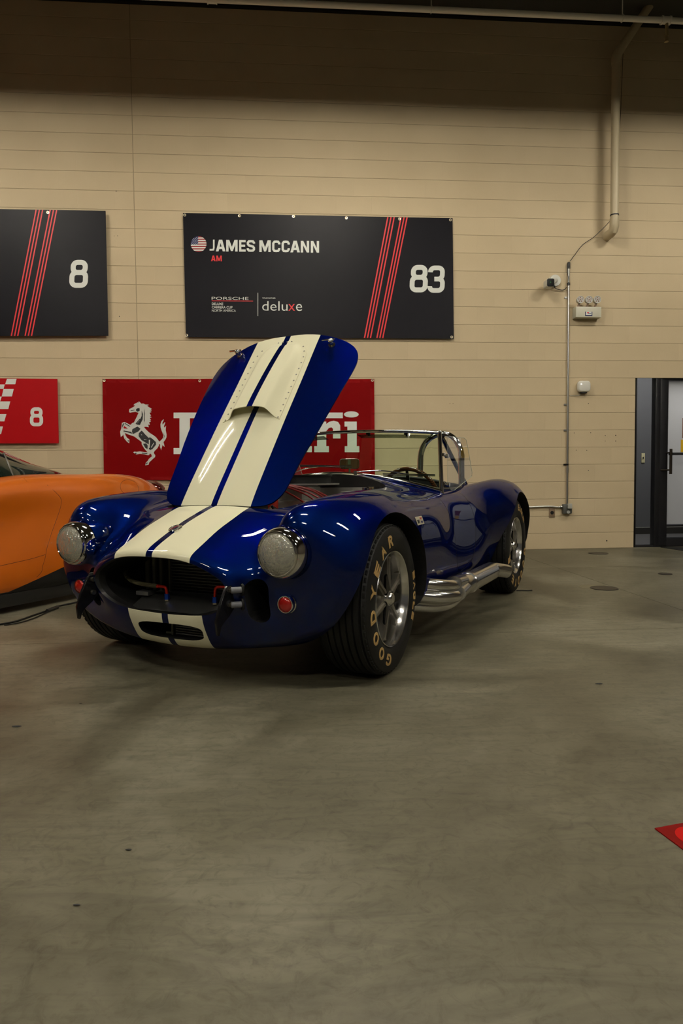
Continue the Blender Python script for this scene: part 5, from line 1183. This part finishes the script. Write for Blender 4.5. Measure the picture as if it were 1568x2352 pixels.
# --- emergency light
t = wthing('emergency_light', 'white emergency light box with three round lamp heads', 'lamp')
A1, B1 = PP(1322.5, 704, .10), PP(1380.5, 729, .10); cx2, cz2 = (A1.x+B1.x)/2, (A1.z+B1.z)/2; bw, bh = B1.x-A1.x, A1.z-B1.z
bm = bmesh.new(); add_box(bm, (cx2, -.05, cz2), (bw, .10, bh), bev=.004); obj('case', bm, P_('cream_enamel', (.56, .54, .42), .4), t, 40)
bm = bmesh.new(); l0 = PP(1351.5, 721, .101); add_box(bm, (l0.x, -.101, l0.z), (.085, .003, .05)); obj('label_frame', bm, M_navy, t)
bm = bmesh.new(); add_box(bm, (l0.x, -.103, l0.z+.006), (.066, .002, .036)); obj('label', bm, M_signw, t)
bm = bmesh.new(); add_box(bm, (l0.x-.010, -.1045, l0.z+.012), (.022, .001, .012), mi=0); add_box(bm, (l0.x+.008, -.1045, l0.z+.006), (.040, .001, .008), mi=1); obj('label_print', bm, [M_signr, M_navy], t)
for x in (1332.7, 1352.6, 1371.6):
    hd = empty('lamp_head'); hd.parent = t; c = PP(x, 688, .13); hd.location = (c.x, -.13, c.z)
    MM = Matrix.Rotation(pi, 4, 'Z') @ Matrix.Rotation(0, 4, 'X')
    bm = bmesh.new(); add_lathe(bm, [(0, -.07), (.022, -.066), (.036, -.045), (.042, -.01), (.043, .004), (.039, .006), (.037, 0)], 28, MM); fixn(bm); obj('shell', bm, M_wpl, hd, 40)
    bm = bmesh.new(); add_lathe(bm, [(0, .0), (.038, .0)], 28, MM); obj('lens', bm, P_('bright_reflector', (.85, .84, .80), .15, .4), hd)
    for i in range(6):
        a_ = 2*pi*i/5+pi/2; r_ = .022 if i < 5 else 0
        bm = bmesh.new(); add_lathe(bm, [(0, .004), (.0055, .004), (.007, .0005)], 10, MM @ Matrix.Translation((r_*math.cos(a_), 0, r_*math.sin(a_)))); obj('diode', bm, P_('led_amber', (.30, .16, .10), .3), hd)
    bm = bmesh.new(); add_cyl(bm, (0, .03, -.035), (-.004, .07, -(c.z-A1.z)-.002), .012, 12); obj('neck', bm, P_('pinkish_neck', (.50, .36, .28), .4), hd)
# --- router / sensor
t = wthing('wireless_router', 'glossy white rounded square unit on the wall above the outlet', 'router')
A1, B1 = PP(1327.5, 874, .06), PP(1356.5, 900, .06); cx2, cz2 = (A1.x+B1.x)/2, (A1.z+B1.z)/2
bm = bmesh.new(); 
for k_, (d0, sc) in enumerate(((0, .86), (.02, 1.0), (.045, 1.0), (.058, .93), (.064, .80))):
    r2 = [bm.verts.new((cx2+u*sc, -.004-d0, cz2+v*sc)) for u, v in rrect(B1.x-A1.x, A1.z-B1.z, .040, 6)]
    if k_:
        for i in range(len(r2)): bm.faces.new((prev[i], prev[(i+1) % len(r2)], r2[(i+1) % len(r2)], r2[i]))
    else: bm.faces.new(r2)
    prev = r2
bm.faces.new(prev); fixn(bm); obj('case', bm, P_('glossy_white', (.74, .72, .64), .12, 0, 1), t, 50)
bm = bmesh.new(); add_box(bm, (cx2, -.03, B1.z-.006), (.07, .04, .014)); obj('foot', bm, M_black, t)
bm = bmesh.new(); add_tube(bm, catmull([PP(1335, 901, .02), PP(1332, 907, .010), PP(1320, 909, .008), PP(1308.5, 908, .008)], 5), .0022, 6); obj('thin_wire', bm, MATS['pale_plastic'], t, 60)
# --- anchor holes left in the blocks
f = WF(.0012); bm = bmesh.new()
for x, y, r_ in ((1318.5, 994.5, .9), (1356, 994, 1), (1389.5, 1000.7, 1.1), (1413.6, 999.8, 1.4), (1389.5, 1013, .8), (1413.6, 1013, 1.2), (1322.8, 1034, 1), (1347, 1034.3, 1), (1351, 1080.6, .9), (1351, 926.8, 1), (1299, 928.5, 1), (262, 542, .8), (270, 541.7, .9), (274, 726.5, 1.1), (267, 438.8, 2.2), (1033, 927, .8), (1040, 927, .8), (1393, 1242, 1.8)):
    poly(bm, [(x+r_*math.cos(a), y+r_*math.sin(a)*(.4 if r_ > 2 else 1)) for a in np.linspace(0, 2*pi, 8, endpoint=False)], f)
o = obj('anchor_holes', bm, M_black, wall); tag(o, kind='stuff')
# ================================================================== DOOR AND THE ROOM BEHIND
dr1 = wthing('door_1', None, None); tag(dr1, kind='structure'); M_frame = P_('black_door_frame', (.007, .007, .009), .35)
SX = lambda x, y=1100, off=-.04: on_wall(x, y, off)[0]
ZY = lambda y, x=1500, off=-.04: on_wall(x, y, off)[1]
def dbox(name, x0, x1, y0, y1, d0, d1, mat, par=dr1):
    bm = bmesh.new(); s0, s1, z0, z1 = SX(x0), SX(x1), ZY(y1, (x0+x1)/2), ZY(y0, (x0+x1)/2); z0 = max(z0, .001)
    add_box(bm, ((s0+s1)/2, (d0+d1)/2, (z0+z1)/2), (s1-s0, d1-d0, z1-z0), bev=.002); return obj(name, bm, mat, par, 40)
dbox('head_rail', 1459, 1760, 849, 859.5, .02, .09, M_frame); dbox('sill_rail', 1457, 1760, 1249, 1262, .02, .09, M_frame)
dbox('jamb', 1456.5, 1458.6, 849, 1262, .02, .09, M_frame); dbox('mullion', 1500, 1511, 849, 1262, .01, .10, M_frame); dbox('jamb', 1735, 1760, 849, 1262, .02, .09, M_frame)
lf = empty('door_leaf'); lf.parent = dr1
dbox('stile', 1511, 1530, 860, 1257, .02, .07, M_frame, lf); dbox('stile', 1712, 1734, 860, 1257, .02, .07, M_frame, lf)
dbox('top_rail', 1530, 1712, 860, 874, .02, .07, M_frame, lf); dbox('bottom_rail', 1530, 1712, 1233, 1257, .02, .07, M_frame, lf); dbox('mid_rail', 1530, 1712, 1204.5, 1208, .02, .07, M_frame, lf)
def frost():
    k = N('frosted_film'); b = k.b; b.inputs['Base Color'].default_value = (.52, .53, .53, 1); b.inputs['Roughness'].default_value = .55
    tr = k.n('ShaderNodeBsdfTranslucent'); tr.inputs[0].default_value = (.75, .76, .78, 1); mx = k.n('ShaderNodeMixShader'); mx.inputs[0].default_value = .6
    k.l(b.outputs[0], mx.inputs[1]); k.l(tr.outputs[0], mx.inputs[2]); k.l(mx.outputs[0], k.t.nodes['Material Output'].inputs[0]); return k.m
bm = bmesh.new(); s0, s1, z0, z1 = SX(1530), SX(1712), ZY(1204.5), ZY(874); bm.faces.new([bm.verts.new(p) for p in ((s0, .045, z0), (s1, .045, z0), (s1, .045, z1), (s0, .045, z1))]); obj('frosted_pane', bm, frost(), lf)
bm = bmesh.new(); z0, z1 = ZY(1233), ZY(1208); bm.faces.new([bm.verts.new(p) for p in ((s0, .045, z0), (s1, .045, z0), (s1, .045, z1), (s0, .045, z1))]); obj('clear_pane', bm, M_clear, lf)
dbox('crossbar', 1527, 1712, 1039.5, 1045.5, -.045, -.02, M_frame, lf)
hd = empty('door_handle'); hd.parent = dr1; sh = SX(1540, 1060, .06); zt, zb_ = on_wall(1540, 1031, .06)[1], on_wall(1540, 1089, .06)[1]
bm = bmesh.new(); add_cyl(bm, (sh, -.06, zt), (sh, -.06, zb_), .016, 20); add_cyl(bm, (sh, -.06, zt-.045), (sh-.005, .03, zt-.045), .010, 12); add_cyl(bm, (sh, -.06, zb_+.05), (sh-.075, .02, zb_+.05), .010, 12); obj('pull_bar', bm, P_('bronze_bar', (.05, .04, .03), .3, .8), hd, 40)
bm = bmesh.new(); s0, s1, z0, z1 = SX(1458.6), SX(1500), ZY(1249), ZY(859.5); bm.faces.new([bm.verts.new(p) for p in ((s0, .05, z0), (s1, .05, z0), (s1, .05, z1), (s0, .05, z1))]); obj('sidelight_pane', bm, M_clear, dr1)
for (x0, x1, y0, y1, mt) in ((1566.5, 1620, 960, 1006.5, P_('poster_brown', (.20, .07, .03), .5)), (1563.3, 1620, 1010, 1038.5, P_('poster_yellow', (.62, .38, .01), .5))):
    tt = wthing('door_notice', 'brown notice stuck on the frosted door glass above the yellow one' if y0 < 1000 else 'yellow notice stuck on the frosted door glass above the crossbar', 'notice')
    bm = bmesh.new(); s0, s1, z0, z1 = SX(x0, 1000, -.043), SX(x1, 1000, -.043), on_wall(1566, y1, -.043)[1], on_wall(1566, y0, -.043)[1]; add_box(bm, ((s0+s1)/2, .0435, (z0+z1)/2), (s1-s0, .001, z1-z0)); obj('sheet', bm, mt, tt)
# office behind the glass
sR0, sR1 = DOOR_S0-.05, S_R; yb = 1.75
for nm, c_, s_, mt in (('wall_office_back', ((sR0+sR1)/2, yb+.05, 1.5), (sR1-sR0+2.2, .1, 3.0), M_grey), ('wall_office_side', (sR0-1.05, 1.0, 1.5), (.1, 1.6, 3.0), M_grey), ('wall_office_end', (S_R, 1.0, 1.5), (.1, 1.6, 3.0), M_grey), ('ceiling_office', ((sR0+sR1)/2, 1.0, 3.0), (sR1-sR0+2.2, 1.7, .06), M_grey)):
    bm = bmesh.new(); add_box(bm, c_, s_); o = obj(nm, bm, mt); o.location = WM.translation; o.rotation_euler = (0, 0, WALL_YAW); tag(o, kind='structure')
bm = bmesh.new(); add_box(bm, ((sR0+sR1)/2, .96, .004), (sR1-sR0+2.0, 1.5, .008)); o = obj('carpet', bm, P_('grey_carpet', (.09, .09, .095), .9)); o.location = WM.translation; o.rotation_euler = (0, 0, WALL_YAW); tag(o, 'grey carpet behind the glass door', 'carpet')
bm = bmesh.new(); add_box(bm, ((sR0+sR1)/2, yb-.008, .055), (sR1-sR0+2.0, .015, .09)); add_box(bm, ((sR0+sR1)/2, yb-.01, .104), (sR1-sR0+2.0, .018, .008), mi=1); o = obj('baseboard_office', bm, [P_('dark_skirting', (.02, .02, .022), .5), P_('skirting_edge', (.3, .3, .28), .4)]); o.location = WM.translation; o.rotation_euler = (0, 0, WALL_YAW); tag(o, kind='structure')
t = wthing('light_switch', 'pale light switch plate on the grey wall behind the side glass', 'switch')
q = on_wall(1476, 1052, -yb+.0); bm = bmesh.new(); add_box(bm, (q[0], yb-.006, q[1]), (.052, .010, .14), bev=.003); obj('plate', bm, P_('almond_plastic', (.55, .52, .33), .4), t, 40)
bm = bmesh.new(); add_box(bm, (q[0]-.004, yb-.013, q[1]), (.014, .01, .03)); obj('toggle', bm, M_black, t)
t = wthing('ceiling_lamp', 'square ceiling lamp lighting the office behind the frosted door', 'lamp')
lx = SX(1640); bm = bmesh.new(); add_box(bm, (lx, .7, 2.955), (.9, .5, .02)); obj('panel', bm, P_('lamp_panel', (1, .98, .95), .5, emit=24.0, ecol=(1, .97, .93)), t)
bm = bmesh.new(); add_box(bm, (lx, .7, 2.966), (.96, .56, .02)); obj('frame', bm, M_fix, t)
t = empty('door_mat'); tag(t, 'flat black mat at the foot of the glass door', 'mat')
p = [on_floor(x, y) for x, y in ((1516, 1257.5), (1568, 1265.5), (1700, 1276), (1700, 1262), (1600, 1258))]
bm = bmesh.new(); vs = [bm.verts.new(Vector((q.x, q.y, .006))) for q in p]; vb2 = [bm.verts.new(Vector((q.x, q.y, .0005))) for q in p]; bm.faces.new(vs); n_ = len(vs)
for i in range(n_): bm.faces.new((vs[i], vs[(i+1) % n_], vb2[(i+1) % n_], vb2[i]))
bm.faces.new(vb2[::-1]); fixn(bm); obj('rubber', bm, M_black, t)
# ================================================================== ON THE FLOOR
def disc(name, label, cat, x, y, rad, mt, group=None):
    c = on_floor(x, y); t = empty(name, (c.x, c.y, 0)); tag(t, label, cat, group)
    bm = bmesh.new(); add_cyl(bm, (0, 0, .0002), (0, 0, .003), rad, 40); obj('cover', bm, mt, t)
    bm = bmesh.new(); add_tube(bm, [(rad*math.cos(a), rad*math.sin(a), .0015) for a in np.linspace(0, 2*pi, 40, endpoint=False)], .003, 6, True); obj('rim', bm, M_dark, t)
M_cov = P_('dark_iron_cover', (.035, .028, .018), .5, .3)
disc('drain_cover', 'dark round drain cover beside the floor joint, lying on the larger concrete patch', 'drain cover', 1387, 1351.5, .10, M_cov)
disc('drain_cover', 'dark round cleanout cover nearest the block wall', 'drain cover', 1373, 1271, .105, M_cov)
disc('drain_cover', 'small dark round cover right of the others in front of the door', 'drain cover', 1527, 1318.5, .055, M_cov)
c = on_floor(1366, 1348.5); t = empty('floor_patch', (c.x, c.y, 0)); tag(t, 'round worn concrete patch under the dark drain cover', 'patch')
bm = bmesh.new(); add_cyl(bm, (0, 0, -.001), (0, 0, .0008), .118, 40); obj('filler', bm, P_('patch_concrete', (.17, .15, .09), .6), t)
p = [on_floor(1503, 1904.5), on_floor(1568, 1892.5), on_floor(1700, 1870), on_floor(1700, 2040), on_floor(1568, 1953)]
t = empty('floor_decal', (p[0].x, p[0].y, 0)); tag(t, 'glossy red pointed decal on the floor at the right edge', 'decal')
bm = bmesh.new(); pl = [(q.x-p[0].x, q.y-p[0].y) for q in p]; add_prism(bm, pl, lambda u, v, d: Vector((u, v, d)), .0002, .003); fixn(bm); obj('sheet', bm, P_('decal_red', (.16, .0005, .0005), .45, spec=.1), t)
pc = on_floor(1600, 1925); bm = bmesh.new(); c = Vector((pc.x-p[0].x, pc.y-p[0].y, 0)); add_cyl(bm, c+Vector((0, 0, .003)), c+Vector((0, 0, .0036)), .046, 40); obj('bright_disc', bm, P_('decal_bright_red', (.48, .001, .001), .4, spec=.15), t)
# black cable on the floor by the coupe
pts = [on_floor(x, y, .006) for x, y in ((-60, 1443), (0, 1434), (40, 1426), (75, 1414), (110, 1402), (135, 1392), (172, 1384), (215, 1372))]
t = empty('floor_cable', (pts[0].x, pts[0].y, 0)); tag(t, 'thin black cable with an in-line plug lying on the floor below the orange coupe', 'cable'); o0 = Vector((pts[0].x, pts[0].y, 0))
bm = bmesh.new(); add_tube(bm, [q-o0 for q in catmull(pts, 6)], .006, 8); obj('cord', bm, M_rubber, t, 60)
bm = bmesh.new(); add_tube(bm, [on_floor(108, 1403, .012)-o0, on_floor(132, 1394, .012)-o0], .012, 10); obj('plug', bm, M_black, t, 60)
bm = bmesh.new(); add_tube(bm, [q-o0 for q in catmull([on_floor(x, y, .006) for x, y in ((112, 1404), (80, 1419), (45, 1430), (10, 1436))], 5)], .004, 6); obj('second_cord', bm, M_rubber, t, 60)
t = empty('black_clip'); c = on_floor(1204, 1357.5); t.location = (c.x, c.y, 0); tag(t, 'small black clip lying on the floor by the rear tyre', 'clip')
bm = bmesh.new(); add_tube(bm, [(-.06, .0, .004), (-.02, .006, .004), (.02, -.004, .004), (.06, .008, .004)], .004, 6); obj('wire', bm, M_black, t)
for x, y, sz, lb in ((38, 1669, .018, 'dark flat speck of grit on the floor at the left edge'), (1375, 1571, .016, 'thin dark splinter on the floor right of the roadster'), (176, 2080, .008, 'tiny dark crumb on the floor at lower left'), (295, 1953, .008, 'tiny dark crumb on the floor above the one at lower left'), (185, 1617, .007, 'small dark speck on the floor left below the roadster nose')):
    c = on_floor(x, y); t = empty('floor_debris', (c.x, c.y, 0)); tag(t, lb, 'debris')
    bm = bmesh.new(); add_sphere(bm, (0, 0, .002), sz, (1, .35, .12), 8); obj('grit', bm, M_black, t)
